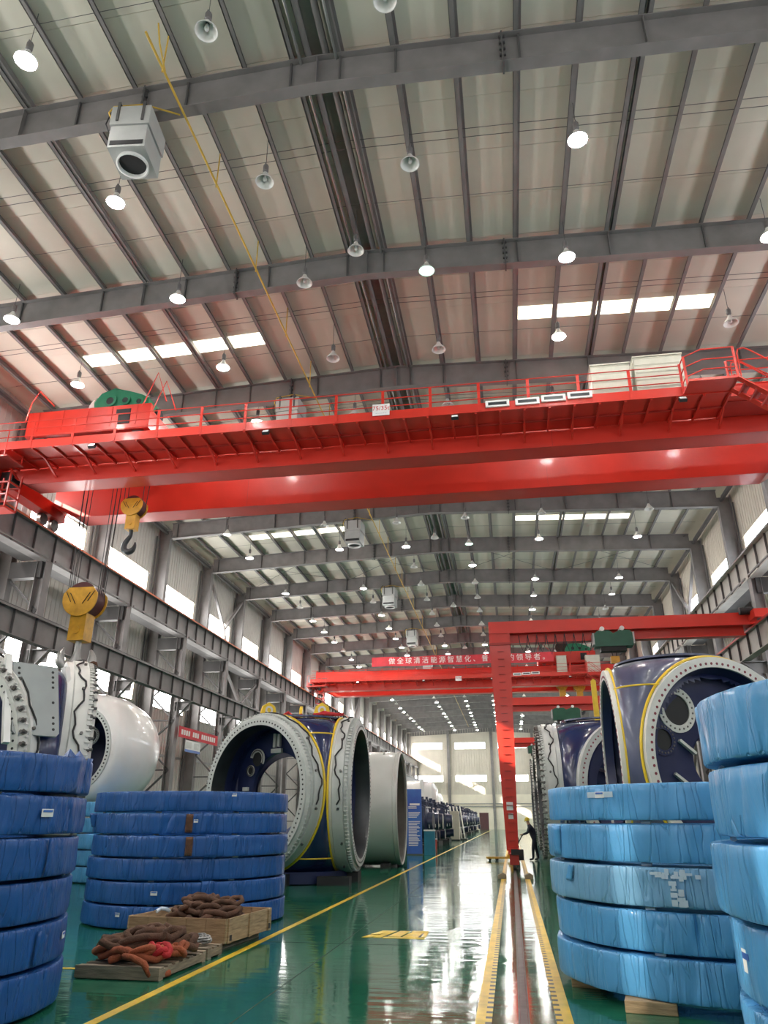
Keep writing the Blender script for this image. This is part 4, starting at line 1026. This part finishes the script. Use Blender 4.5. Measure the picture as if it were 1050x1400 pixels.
# -- hub in the middle of the left side
Mh, mn = hub('rotor_hub', 'navy hub with two grey bearings and yellow stripes behind the left stacks', (-6.36, 23.4), R(2), zc=2.42, s=2.62, Rf=1.40, rho=2.12, band=.42, ztop_=2.12)
n1 = mn[2]; t1 = Vector((-n1.y, n1.x, 0))
def on1(u, v, w): return Vector((0,0,2.42)) + n1*(1.40-.40+w) + t1*u + Vector((0,0,v))
port(Mh, on1(-.85, .95, 0), n1, .30, half=True); port(Mh, on1(-1.12, .62, 0), n1, .16)
for x, y, z, sx, sz in ((-.1,.05,1.45,.1,.4),(.08,.05,1.45,.1,.36),(.0,.06,1.15,.45,.12),(-1.25,.05,.1,.22,.1)):
    MB().cbox(on1(x, z, y), (sx,.08,sz), R(-32)).build('inside_bracket', M['ring'], Mh)
def lug(t, x, y, z, rz):
    P = [(-.26,0),(-.26,.28),(-.2,.48),(0,.6),(.2,.48),(.26,.28),(.26,0)]
    o = MB().prism(P, Matrix.Translation((x,y,z)) @ Matrix.Rotation(rz,4,'Z') @ Matrix.Rotation(R(90),4,'X'), .09).build('lifting_lug', M['ybright'], t)
    MB().lathe([(.07,.06),(.13,.06),(.13,-.06),(.07,-.06)], 16, Matrix.Translation((x,y,z+.36)) @ Matrix.Rotation(rz,4,'Z') @ Matrix.Rotation(R(90),4,'X'), close_prof=True).build('lug_bush', M['ringw'], o, smooth=40)
lug(Mh, -1.05, -.25, 2.42+2.08, R(40)); lug(Mh, .62, .05, 2.42+2.08, R(10)); lug(Mh, -.25, .75, 2.42+2.08, R(-80))
for i, (P, lb) in enumerate((([(.35,-.5,0),(.7,-.25,.2),(1.1,-.2,.13),(1.35,-.45,.1),(1.15,-.7,.06),(.8,-.62,.1),(.5,-.75,.06)], 'red sling lying on the middle left hub beside its right lug'), ([(-.7,-.45,.0),(-.45,-.2,.22),(-.2,-.45,.05),(-.05,-.1,.15),(-.4,.2,.05)], 'red sling lying on the middle left hub between its lugs'))):
    o = MB().tube(P, .05, 8).build('lifting_sling', M['slingr'], None, smooth=60, loc=(-6.32, 23.4, 2.42+2.14)); tag(o, lb, 'sling', 'red slings on the middle left hub')
MB().box(-1.9, 1.9, -.25, .25, 0, .28).build('support_beam', M['black'], Mh); MB().box(-.25, .25, -1.9, 1.9, 0, .28).build('support_beam', M['black'], Mh)
MB().box(1.0, 1.9, -1.5, -1.15, 0, .22).build('support_foot', M['black'], Mh)
# -- bare hub on the right
Rh, _ = hub('rotor_hub', 'greyish navy bare hub with white flanges and yellow stripes behind the right stack', (4.07, 19.3), R(-62), zc=2.85, s=2.85, Rf=1.6, rho=2.22, bearing=False, body=M['navyg'], ztop_=2.35, web=1.6)
nb = Vector((math.cos(R(-62)), math.sin(R(-62)), 0)); tb = Vector((-nb.y, nb.x, 0))
def onr(u, v, w=0): return Vector((0,0,2.85)) + nb*(1.6-.44+w) + tb*u + Vector((0,0,v))
port(Rh, onr(-.95,1.08), nb, .50); port(Rh, onr(-1.42,.42), nb, .33, m=M['navyd'])
for p, q in (((-1.0,.42),(-.62,.15)), ((-1.25,-.28),(-.85,-.55))): MB().bar(onr(*p,.03), onr(*q,.03), .1, .06).build('inside_bracket', M['ringw'], Rh)
MB().cbox(onr(-1.1,-.78,.03), (.35,.05,.2), R(28)).build('inside_plate', M['ringw'], Rh)
MB().box(-1.7, 1.7, -1.7, 1.7, 0, .3).build('support_pallet', M['black'], Rh)
# -- hubs with studded bearings further along the right side
for i, (x, y, lb) in enumerate(((3.25, 28.3, 'navy hub whose studded grey bearing faces the aisle, beside the rail on the right'), (3.35, 36.2, 'navy hub with studded bearing standing behind the first one on the right, partly hidden'), (3.4, 44.0, 'farthest navy hub with studded bearing on the right of the rail'))):
    h, _ = hub('rotor_hub', lb, (x, y), R(180), zc=2.6, s=2.72, Rf=1.66, rho=2.18, band=.46, studs={0:(.16,.03,72,i == 0)}, yel=False, bear=(0,), ringm=M['ring'] if i == 0 else M['ringw'])
    MB().box(-1.6, 1.6, -1.6, 1.6, 0, .2).build('support_pallet', M['ring'], h)
# -- yellow lifting lug seen beyond the right hub
o = MB().prism([(-.09,-1.0),(.09,-1.0),(.09,.5),(0,.58),(-.09,.5)], Matrix.Translation((0,0,1.0)) @ Matrix.Rotation(R(90),4,'X') , .12).build('lifting_post', M['ybright'], None, loc=(3.25,28.3,4.86)); tag(o, 'yellow lifting post standing on the studded right hub', 'lug')
# ================================================================ glass-fibre covers
MX = Matrix.Rotation(R(90),4,'Y')                           # local Z -> world X
cv = thing('hub_cover', 'pale grey glass-fibre barrel cover with open end beside the aisle behind the hub', 'cover', (-4.28, 31.15, 0), R(2))
Mc = Matrix.Translation((0,0,2.12)) @ MX
MB().lathe([(2.0,.0),(2.06,.0),(2.08,-.12),(2.03,-.16),(2.06,-.3),(2.08,-1.2),(2.06,-1.8),(1.92,-2.3),(1.5,-2.7),(.8,-2.95),(.001,-3.0)], 72, Mc).build('shell', M['cover'], cv, smooth=35)
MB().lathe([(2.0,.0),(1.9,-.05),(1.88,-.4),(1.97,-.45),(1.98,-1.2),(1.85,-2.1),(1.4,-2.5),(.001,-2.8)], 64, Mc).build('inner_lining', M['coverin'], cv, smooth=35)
MB().tube([Mc @ Vector((2.03*math.cos(a),2.03*math.sin(a),.0)) for a in [2*PI*i/72 for i in range(72)]], .045, 8, closed=True).build('rim', M['cover'], cv, smooth=60)
for a in (40, 150, 200): MB().lathe([(.001,.03),(.05,.03),(.06,0)], 10, frame(Mc.to_3x3() @ Vector((math.cos(R(a)),math.sin(R(a)),0)), (1,0,0), Mc @ Vector((2.07*math.cos(R(a)),2.07*math.sin(R(a)),-.6)))).build('bolt_cap', M['galv'], cv)
for x in (-.5, -1.8): MB().box(x-.15, x+.15, -1.5, 1.5, 0, .16).build('support_beam', M['black'], cv)
# white spinner with its round flange, left background
sp = thing('spinner_cover', 'glossy white spinner cover with a round bolted flange behind the left hub', 'cover', (-14.45, 24.1, 0), 0)
an = R(-97); nv = Vector((math.cos(an), math.sin(an), .0)); Ms = frame(nv, (0,0,1), (0,0,3.85))
MB().lathe([(1.30,.0),(1.50,.03),(1.72,-.1),(1.88,-.4),(1.95,-.9),(1.93,-1.7),(1.78,-2.4),(1.40,-2.9),(.7,-3.2),(.001,-3.3)], 64, Ms).build('shell', M['coverw'], sp, smooth=40)
fl = MB().lathe([(1.28,-.06),(1.28,.06),(1.46,.06),(1.46,.0)], 64, Ms).build('flange_ring', M['ring'], sp, smooth=40)
d = MB()
for i in range(72):
    a = 2*PI*i/72; d.lathe([(.001,.01),(.03,.01),(.03,0)], 6, Ms @ Matrix.Translation((1.37*math.cos(a),1.37*math.sin(a),.06)))
d.build('bolt_hole_row', M['hole'], fl)['kind'] = 'stuff'
MB().lathe([(1.28,.0),(1.26,-.6),(1.2,-1.8),(.001,-2.0)], 48, Ms).build('inner_lining', M['navyd'], sp, smooth=40)
port(sp, Ms @ Vector((-.25,.55,-1.2)), nv, .3, m=M['ring'])
for x, y in ((-1.2,.5),(1.2,.7),(-1.1,2.2),(1.2,2.3)): MB().box(x-.12,x+.12,y-.12,y+.12,0,2.6).build('trestle_leg', M['steeld'], sp)
MB().box(-1.4,1.5,.3,2.5,2.0,2.2).build('trestle_top', M['steeld'], sp)

# ================================================================ crate, pallets and lifting slings
def bev(o, w=.006): b = o.modifiers.new('edge','BEVEL'); b.width = w; b.segments = 2; return o
cr = thing('plywood_crate', 'open plywood crate full of brown slings by the yellow aisle line', 'crate', (-4.60, 11.80, 0), R(-6)); w = .74
for i in range(3): bev(MB().box(-w+i*.6-.0, -w+i*.6+.14, -w+.02, w-.02, 0, .10).build('skid', M['oldwood'], cr))
MB().box(-w, w, -w, w, .10, .125).build('crate_floor', M['wood2'], cr)
for i in range(5):
    x0 = -w+i*2*w/5
    bev(MB().box(x0+.003, x0+2*w/5-.003, -w-.02, -w, .10, .40).build('front_plank', M['wood2'], cr), .003)
    bev(MB().box(x0+.003, x0+2*w/5-.003, w, w+.02, .10, .40).build('back_plank', M['wood2'], cr), .003)
for s in (-1, 1):
    for z in (.10, .25): bev(MB().box(min(s*w,s*(w+.02)), max(s*w,s*(w+.02)), -w-.02, w+.02, z+.002, z+.148).build('side_plank', M['wood'], cr), .003)
    for y in (-w+.06, w-.06, 0): bev(MB().box(min(s*(w+.02),s*(w+.045)), max(s*(w+.02),s*(w+.045)), y-.05, y+.05, .10, .40).build('batten', M['wood'], cr), .003)
for s in (-1,1): MB().box(w+.045, w+.05, s*(w-.08)-.03, s*(w-.08)+.03, .13, .2).build('corner_plate', M['black'], cr)
def sling_path(rg, cx, cy, z, rx, ry, turns, dz, rz):
    P = []; n = int(turns*14); ph = rg.uniform(0,6)
    for i in range(n):
        t = i/n; a = ph + t*turns*2*PI; k = 1 + .22*math.sin(a*1.7+ph) + .12*math.sin(a*3.1)
        x, y = rx*k*math.cos(a), ry*k*math.sin(a)
        P.append((cx + x*math.cos(rz)-y*math.sin(rz), cy + x*math.sin(rz)+y*math.cos(rz), z + dz*(.5+.5*math.sin(a*2.3+ph)) + .05*t))
    return P
def sling(P, r, m, label, group, name='lifting_sling', flat=.75):
    mb = MB(); mb.tube(P, r, 8); o = mb.build(name, m, None, smooth=70); tag(o, label, 'sling', group); return o
rg = random.Random(21); CX, CY = -4.60, 11.80
desc = ['coiled flat at the bottom of the crate','looped along the left side of the crate','looped over the right side of the crate','thick, twisted across the crate middle','bunched at the back corner of the crate','draped highest on the crate heap','thin, curled at the front of the crate heap','trailing along the back of the crate','folded double in the crate middle','pressed against the right crate wall']
for i, dsc in enumerate(desc):
    ox, oy = .30*math.cos(i*2.4)*(1-i*.05), .27*math.sin(i*2.4)*(1-i*.05)
    P = sling_path(rg, CX+ox+.08, CY+oy+.05, .18+.032*i, .34-.014*i, .19, 3.1, .09, i*.83)
    P = [(max(CX-.62, min(CX+.62, x)), max(CY-.60, min(CY+.60, y)), z) for x, y, z in P]
    sling(P, rg.uniform(.034,.046), M['sling'], 'brown lifting sling '+dsc, 'slings in the crate')
o = MB().tube([(-.09,0,.0),(-.03,.03,.03),(.03,-.03,.03),(.09,.02,.0)], .028, 8).build('plastic_film_scrap', M['tape'], None, smooth=60, loc=(-5.12,11.55,.42), rot=(0,0,.5)); tag(o, 'crumpled clear film scrap in the left corner of the crate', 'film')
def pallet(name, label, x, y, rz, L, D, nb, h=.13):
    t = thing(name, label, 'pallet', (x,y,0), rz)
    for i in range(nb):
        y0 = -D/2 + i*(D-.1)/(nb-1); bev(MB().box(-L/2, L/2, y0, y0+.10, h-.022, h).build('deck_board', M['oldwood'], t), .004)
    for x0 in (-L/2, -.05, L/2-.1): bev(MB().box(x0, x0+.1, -D/2, D/2, .022, h-.022).build('stringer', M['oldwood'], t), .004)
    for y0 in (-D/2, D/2-.1): bev(MB().box(-L/2, L/2, y0, y0+.1, 0, .022).build('bottom_board', M['oldwood'], t), .004)
    bev(MB().box(-L/2-.005, L/2+.005, -D/2-.025, -D/2, .01, h+.005).build('front_board', M['oldwood'], t), .004)
    return t
pallet('wooden_pallet', 'weathered low pallet under the heap of brown and orange slings', -4.45, 9.66, R(-2), 1.02, 1.25, 7)
pallet('wooden_pallet', 'small weathered pallet with chains between sling heap and crate', -4.25, 10.62, R(-4), .66, .42, 3)
dz = [('orange lifting sling looped low at the front left of the heap', 'slingo', -4.70, 9.32, .17, .26, .11, .04),
      ('orange lifting sling winding along the front edge of the pallet', 'slingo', -4.42, 9.28, .17, .30, .10, .036),
      ('brown lifting sling lying across the left of the heap', 'sling', -4.66, 9.62, .21, .30, .15, .045),
      ('brown lifting sling curled on top of the heap', 'sling', -4.42, 9.64, .32, .24, .14, .042),
      ('brown lifting sling folded at the back of the heap', 'sling', -4.55, 9.98, .18, .34, .16, .045),
      ('dark brown lifting sling bunched on the right of the heap', 'sling', -4.16, 9.85, .20, .20, .20, .045),
      ('red lifting sling showing at the front of the heap', 'slingr', -4.14, 9.36, .18, .15, .08, .036),
      ('orange lifting sling end curled at the right front corner', 'slingo', -4.04, 9.55, .17, .11, .12, .036),
      ('brown lifting sling lying under the heap at the left back', 'sling', -4.80, 9.92, .17, .16, .20, .04),
      ('long brown lifting sling draped over the middle of the heap', 'sling', -4.46, 9.50, .25, .34, .16, .042),
      ('brown lifting sling knotted high at the right of the heap', 'sling', -4.26, 9.74, .30, .18, .16, .045)]
for i, (lb, mm, x, y, z, rx, ry, r) in enumerate(dz): sling(sling_path(rg, x, y, z, rx, ry, 2.6, .09, i*.5-.6), r, M[mm], lb, 'slings heaped on the low pallet')
sling([(-4.45,9.1,.22),(-4.3,9.02,.22),(-4.15,9.0,.17),(-4.08,9.02,.06),(-4.02,9.1,.05),(-3.95,9.25,.045)], .036, M['slingo'], 'orange sling tail hanging over the pallet edge', 'slings heaped on the low pallet')
o = MB()
for i in range(14): o.tube([(.05*math.cos(a)+.03*(i%5)-.05, .05*math.sin(a)*(.3 if i%2 else 1)+.035*(i//5), .03*math.sin(a)*(1 if i%2 else .3)+.04+.02*(i%3)) for a in [2*PI*k/10 for k in range(10)]], .012, 5, closed=True)
o = o.build('steel_chain', M['galv'], None, smooth=60, loc=(-4.12,10.6,.15)); tag(o, 'small heap of shiny steel chain on the small pallet', 'chain')

# ================================================================ floor items along the aisle
for x, lb in ((-.40,'left'), (.40,'right')):
    o = bev(MB().prism([(-.13,0),(.13,0),(.13,.10),(.02,.17),(-.13,.10)], Matrix.Rotation(R(90),4,'X'), .26).build('rail_chock', M['oldwood'], None, loc=(x,25.2,0.006))); tag(o, 'wooden chock block on the floor %s of the rail' % lb, 'chock', 'chock blocks beside the rail')
# hand pallet truck
pt = thing('pallet_truck', 'hand pallet truck with yellow forks beside the worker at the rail', 'pallet truck', (-.62, 36.2, 0), R(4))
for y in (-.26, .26):
    MB().box(-.6,.55,y-.08,y+.08,.09,.15).build('fork', M['yellow'], pt)
    for x in (-.45,-.15): MB().cyl((x,y-.05,.062),(x,y+.05,.062),.06,12).build('fork_roller', M['black'], pt, smooth=40)
MB().prism([(.3,.15),(.62,.15),(.62,.62),(.52,.62)], Matrix.Rotation(R(90),4,'X'), .5).build('fork_carriage', M['yellow'], pt)
MB().box(.62,.85,-.12,.12,.15,.6).build('pump_body', M['black'], pt)
MB().cyl((.75,-.1,.11),(.75,.1,.11),.10,14).build('steer_wheel', M['black'], pt, smooth=40)
hd = MB().tube([(.75,0,.55),(1.02,0,1.02)], .022, 8).build('tow_bar', M['black'], pt)
MB().tube([(1.0,-.15,.98),(1.06,-.17,1.06),(1.06,.17,1.06),(1.0,.15,.98)], .018, 8).build('handle_loop', M['black'], hd)
# worker
def worker(x, y, rz, label):
    t = thing('person', label, 'person', (x,y,0), rz)
    V = [(0,0,.92),(-.03,0,1.06),(-.09,0,1.22),(-.16,0,1.38),(-.20,0,1.48),(-.23,0,1.56),(-.25,0,1.63)]
    Rr = [(.15,.17),(.135,.16),(.14,.17),(.12,.17),(.06,.065),(.075,.075),(.085,.085)]
    E_ = [(i,i+1) for i in range(6)]
    def chain(root, pts, rs):
        p = root
        for q, r in zip(pts, rs): V.append(q); Rr.append((r,r)); E_.append((p,len(V)-1)); p = len(V)-1
        return p
    for s in (-1, 1):
        f = -.14 if s < 0 else .10
        chain(0, [(0,s*.09,.86),(f*.6,s*.10,.50),(f+.04,s*.10,.14),(f+.02,s*.10,.06),(f-.14,s*.105,.045)], [.10,.075,.055,.05,.04])
        h = chain(3, [(-.17,s*.20,1.36),(-.26,s*.22,1.13),(-.44,s*.13,1.06),(-.50,s*.11,1.055),(-.535,s*.10,1.05)], [.065,.05,.04,.032,.036])
        for k in range(4): chain(h, [(-.575,s*.10+(k-1.5)*.02,1.06),(-.60,s*.10+(k-1.5)*.02,1.04),(-.595,s*.10+(k-1.5)*.02,1.015)], [.011,.010,.009])
        chain(h, [(-.54,s*.06,1.03),(-.565,s*.05,1.01)], [.012,.010])
    me = bpy.data.meshes.new('body'); me.from_pydata(V, E_, [])
    o = bpy.data.objects.new('body', me); COL.objects.link(o)
    md = o.modifiers.new('skin','SKIN'); sv = me.skin_vertices[0].data
    for i, r in enumerate(Rr): sv[i].radius = r
    sv[0].use_root = True
    sb = o.modifiers.new('sub','SUBSURF'); sb.levels = 1; sb.render_levels = 1
    bpy.context.view_layer.update(); dg = bpy.context.evaluated_depsgraph_get()
    m2 = bpy.data.meshes.new_from_object(o.evaluated_get(dg)); bpy.data.objects.remove(o)
    m2.materials.clear()
    for q in (M['cloth'], M['skin'], M['black']): m2.materials.append(q)
    for p in m2.polygons:
        c = p.center; p.use_smooth = True
        p.material_index = 1 if (c.z > 1.47 or c.x < -.485) else (2 if c.z < .09 else 0)
    b = put('body', m2, t)
    hx, hz = -.255, 1.60
    for s in (-1, 1):
        MB().lathe([(.001,.006),(.012,.004),(.014,0)], 8, frame((-1,0,0),(0,0,1),(hx-.082,s*.032,hz+.01))).build('eye', M['black'], b)
        MB().tube([(hx+.01,s*.083,hz-.02),(hx+.015,s*.092,hz+.01),(hx+.01,s*.083,hz+.035)], .012, 6).build('ear', M['skin'], b)
    MB().tube([(hx-.085,0,hz+.02),(hx-.108,0,hz-.015),(hx-.085,0,hz-.025)], .012, 6).build('nose', M['skin'], b)
    MB().tube([(hx-.08,-.025,hz-.055),(hx-.086,0,hz-.057),(hx-.08,.025,hz-.055)], .006, 5).build('mouth', M['dot'], b)
    MB().lathe([(.001,.13),(.05,.122),(.09,.09),(.108,.045),(.112,.0),(.14,-.008),(.14,-.016),(.108,-.012)], 24, Matrix.Translation((hx,0,hz+.035)) @ Matrix.Rotation(R(-8),4,'Y')).build('hard_hat', M['helmet'], t, smooth=50)
    return t
worker(.92, 36.5, R(4), 'worker in dark workwear and yellow helmet pulling the pallet truck')

# ================================================================ display board, boxes and gearboxes down the left side
bd = thing('display_board', 'tall blue standing display board with white text lines by the aisle', 'sign', (-4.98, 41.3, 0), R(4))
MB().box(-.42,.36,-.03,.03,.04,3.15).build('panel', M['sign'], bd)
MB().box(-.45,.40,-.2,.2,0,.05).build('foot', M['steeld'], bd)
rgl = random.Random(4)
z = 2.35
MB().box(-.26,.26,-.036,-.03,z,z+.10).build('heading_line', M['wletter'], bd)
while z > .45:
    z -= .075
    if rgl.random() < .12: z -= .06; continue
    MB().box(-.33,-.33+rgl.uniform(.4,.62),-.036,-.03,z,z+.035).build('text_line', M['wletter'], bd)
tb = thing('waste_bin_box', 'teal metal box with pale lid standing beside the blue display board', 'box', (-4.25, 41.5, 0), R(4))
MB().box(-.28,.28,-.28,.28,0,1.12).build('box_body', M['teal'], tb); MB().box(-.30,.30,-.30,.30,1.12,1.18).build('lid', M['paper'], tb); MB().box(-.15,-.02,-.285,-.28,.45,1.0).build('panel_sheen', M['paper'], tb) if False else None
def gearbox():
    t = thing('wind_gearbox', 'x', 'gearbox')
    MB().box(-1.3,1.3,-1.2,1.2,0,.3).build('skid', M['black'], t)
    MY = lambda y, z=1.55, x=0: frame((1,0,0),(0,0,1),(x,y,z))
    MB().lathe([(.001,1.5),(.5,1.5),(.55,1.2),(.95,1.1),(1.0,.4),(1.22,.35),(1.22,.15),(1.0,.1),(1.05,-.6),(1.3,-.65),(1.3,-.85),(.8,-.9),(.75,-1.4),(.001,-1.4)], 36, MY(0)).build('planet_housing', M['navym'], t, smooth=35)
    d = MB()
    for i in range(30):
        a = 2*PI*i/30; p = MY(0) @ Vector((1.22*math.cos(a),1.22*math.sin(a),-.66)); d.cyl(p, p+Vector((.16,0,0)), .05, 6)
    d.build('flange_bolts', M['stud'], t)['kind'] = 'stuff'
    for s in (-1, 1):
        MB().prism([(-.3,-.35),(.35,-.45),(.75,-.2),(.75,.25),(.3,.5),(-.3,.4)], frame((1,0,0),(0,0,1),(-.1,s*1.15,1.5)), .35).build('torque_arm', M['navym'], t)
    for i, (x, y, zz, a, b, c) in enumerate(((.9,0,2.6,.4,.5,.4),(.3,.5,2.75,.3,.3,.5),(-.4,-.4,2.75,.35,.3,.4),(.1,-.5,2.95,.25,.25,.45),(-.9,.3,2.5,.3,.4,.35),(-.2,.2,3.1,.18,.18,.4))):
        MB().cbox((x,y,zz), (a,b,c)).build('valve_block', M['navym'], t)
    for i, (y0, z0) in enumerate(((-.9,2.4),(-.3,2.62),(.35,2.62),(.9,2.35))):
        MB().tube([(1.1,y0,z0-.5),(1.15,y0,z0),(.3,y0*.8,z0+.28),(-.9,y0*.7,z0+.1),(-1.1,y0*.7,z0-.5)], .05, 7).build('oil_pipe', M['navym'], t, smooth=60)
    for y0 in (-.55,.05,.6): MB().cbox((1.2,y0,2.35), (.05,.28,.08)).build('name_tag', M['paper'], t)
    MB().cbox((1.32,-.3,1.3), (.03,.42,.2)).build('name_plate', M['paper'], t)
    MB().cyl((1.2,.7,.7),(1.55,.7,.7),.3,18).build('pump', M['navym'], t, smooth=40)
    return t
g0 = gearbox()
spots = [(-6.15,48.0),(-6.25,52.2),(-6.3,56.4),(-6.2,60.8),(-6.3,65.2),(-6.4,76),(-6.3,81.5),(-6.3,87),(-6.4,93),(-6.3,99),(-6.3,106),(-6.4,113),(-6.3,121)]
for i, (x, y) in enumerate(spots):
    o = g0 if i == 0 else copy_tree(g0)
    o.location = (x,y,0); o.rotation_euler = (0,0,R([-4,3,-2,5,0][i%5])); o['label'] = 'navy gearbox on a black skid, %s from the camera along the left aisle' % ordinal(i); o['group'] = 'gearboxes along the left aisle'
for i, (x, y) in enumerate(((4.0,56),(3.6,63),(3.4,72))):
    o = copy_tree(g0); o.location = (x,y,0); o.rotation_euler = (0,0,R(180)); o['label'] = 'navy gearbox right of the floor rail, %s from the camera' % ordinal(i); o['group'] = 'gearboxes right of the rail'
def nacelle(x, y, s, label):
    t = thing('nacelle_cover', label, 'cover', (x,y,0), 0, 'white nacelle covers behind the gearboxes')
    m = MB(); N = 28; secs = [(-2.4,.3,.25),(-2.3,.72,.7),(-1.8,.95,.95),(-.3,1.0,1.0),(1.4,1.0,1.0),(2.1,.96,.94),(2.35,.75,.7),(2.4,.3,.25)]
    for xx, a, b in secs:
        for k in range(N):
            an = 2*PI*k/N; c, sn = math.cos(an), math.sin(an); e = 5.0
            rr = (abs(c)**e + abs(sn)**e)**(-1/e)
            m.v.append((xx*s, 1.7*a*rr*c*s, (2.3+1.75*b*rr*sn)*s))
    L = len(secs)
    m.f = [(i*N+k, (i+1)*N+k, (i+1)*N+(k+1)%N, i*N+(k+1)%N) for i in range(L-1) for k in range(N)] + [tuple(range(N)), tuple((L-1)*N+k for k in range(N-1,-1,-1))]; m.m = [0]*len(m.f)
    m.build('shell', M['coverw'], t, smooth=40)
    MB().box(1.3*s,1.55*s,-1.72*s,1.72*s,3.2*s,4.12*s).build('rear_fin', M['coverw'], t)
    MB().box(-2*s,2*s,-1.2*s,1.2*s,0,.6*s).build('transport_frame', M['steeld'], t)
nacelle(-9.3, 70.4, 1.2, 'white rounded nacelle cover behind the first gearboxes, nearest of three')
nacelle(-10.7, 82, 1.15, 'white rounded nacelle cover behind the gearboxes, middle of three')
nacelle(-10.7, 94, 1.15, 'white rounded nacelle cover behind the gearboxes, farthest of three')
bc = thing('switch_cabinet', 'tall beige steel cabinet among the gearboxes by the left aisle', 'cabinet', (-4.95, 70.3, 0))
MB().box(-.38,.38,-.5,.5,.1,2.35).build('cabinet_body', M['beige'], bc); MB().box(-.40,.40,-.52,.52,0,.1).build('plinth', M['black'], bc)
for x in (-.19,.19): MB().box(x-.18,x+.18,-.52,-.5,.14,2.3).build('door_leaf', M['beige'], bc)
pr = thing('panel_rack', 'slanting pale panels leaning in a rack behind the beige cabinet', 'panels', (-4.9, 72.6, 0))
for i in range(4): MB().cbox((-.45+i*.3,0,1.45), (.06,1.2,2.7), 0, 0, 0, R(-8)).build('panel', M['cover'], pr)
MB().box(-.8,.9,-.6,.6,0,.12).build('rack_base', M['steeld'], pr)
rb = thing('fire_box', 'small red fire equipment box on the floor beside the first gearbox', 'box', (-4.55, 46.2, 0))
MB().box(-.22,.22,-.2,.2,0,.62).build('box_body', M['redd'], rb); MB().box(-.24,.24,-.22,.22,.62,.66).build('lid', M['white'], rb)
# wall banner and notice board on the left wall
wb = thing('wall_banner', 'small red banner with white characters tied between the left columns', 'banner', (-17.15, 41.2, 6.0), R(90))
MB().box(-2.8,2.8,-.01,.01,-.28,.28).build('cloth', M['banner'], wb)
for i in range(16):
    if i in (4, 8): continue
    MB().box(-2.5+i*.31,-2.28+i*.31,-.016,-.01,-.13,.13).build('character', M['wletter'], wb)
nb_ = thing('notice_board', 'white notice board with a blue lower band under the wall banner', 'board', (-17.15, 40.4, 5.35), R(90))
MB().box(-1.05,1.05,-.01,.01,-.3,.3).build('sheet', M['paper'], nb_); MB().box(-1.05,1.05,-.014,-.01,-.3,-.17).build('blue_band', M['sign'], nb_)
for x in (-.55,.5): MB().box(x-.35,x+.35,-.014,-.01,-.1,.22).build('printed_sheet', M['cover'], nb_)
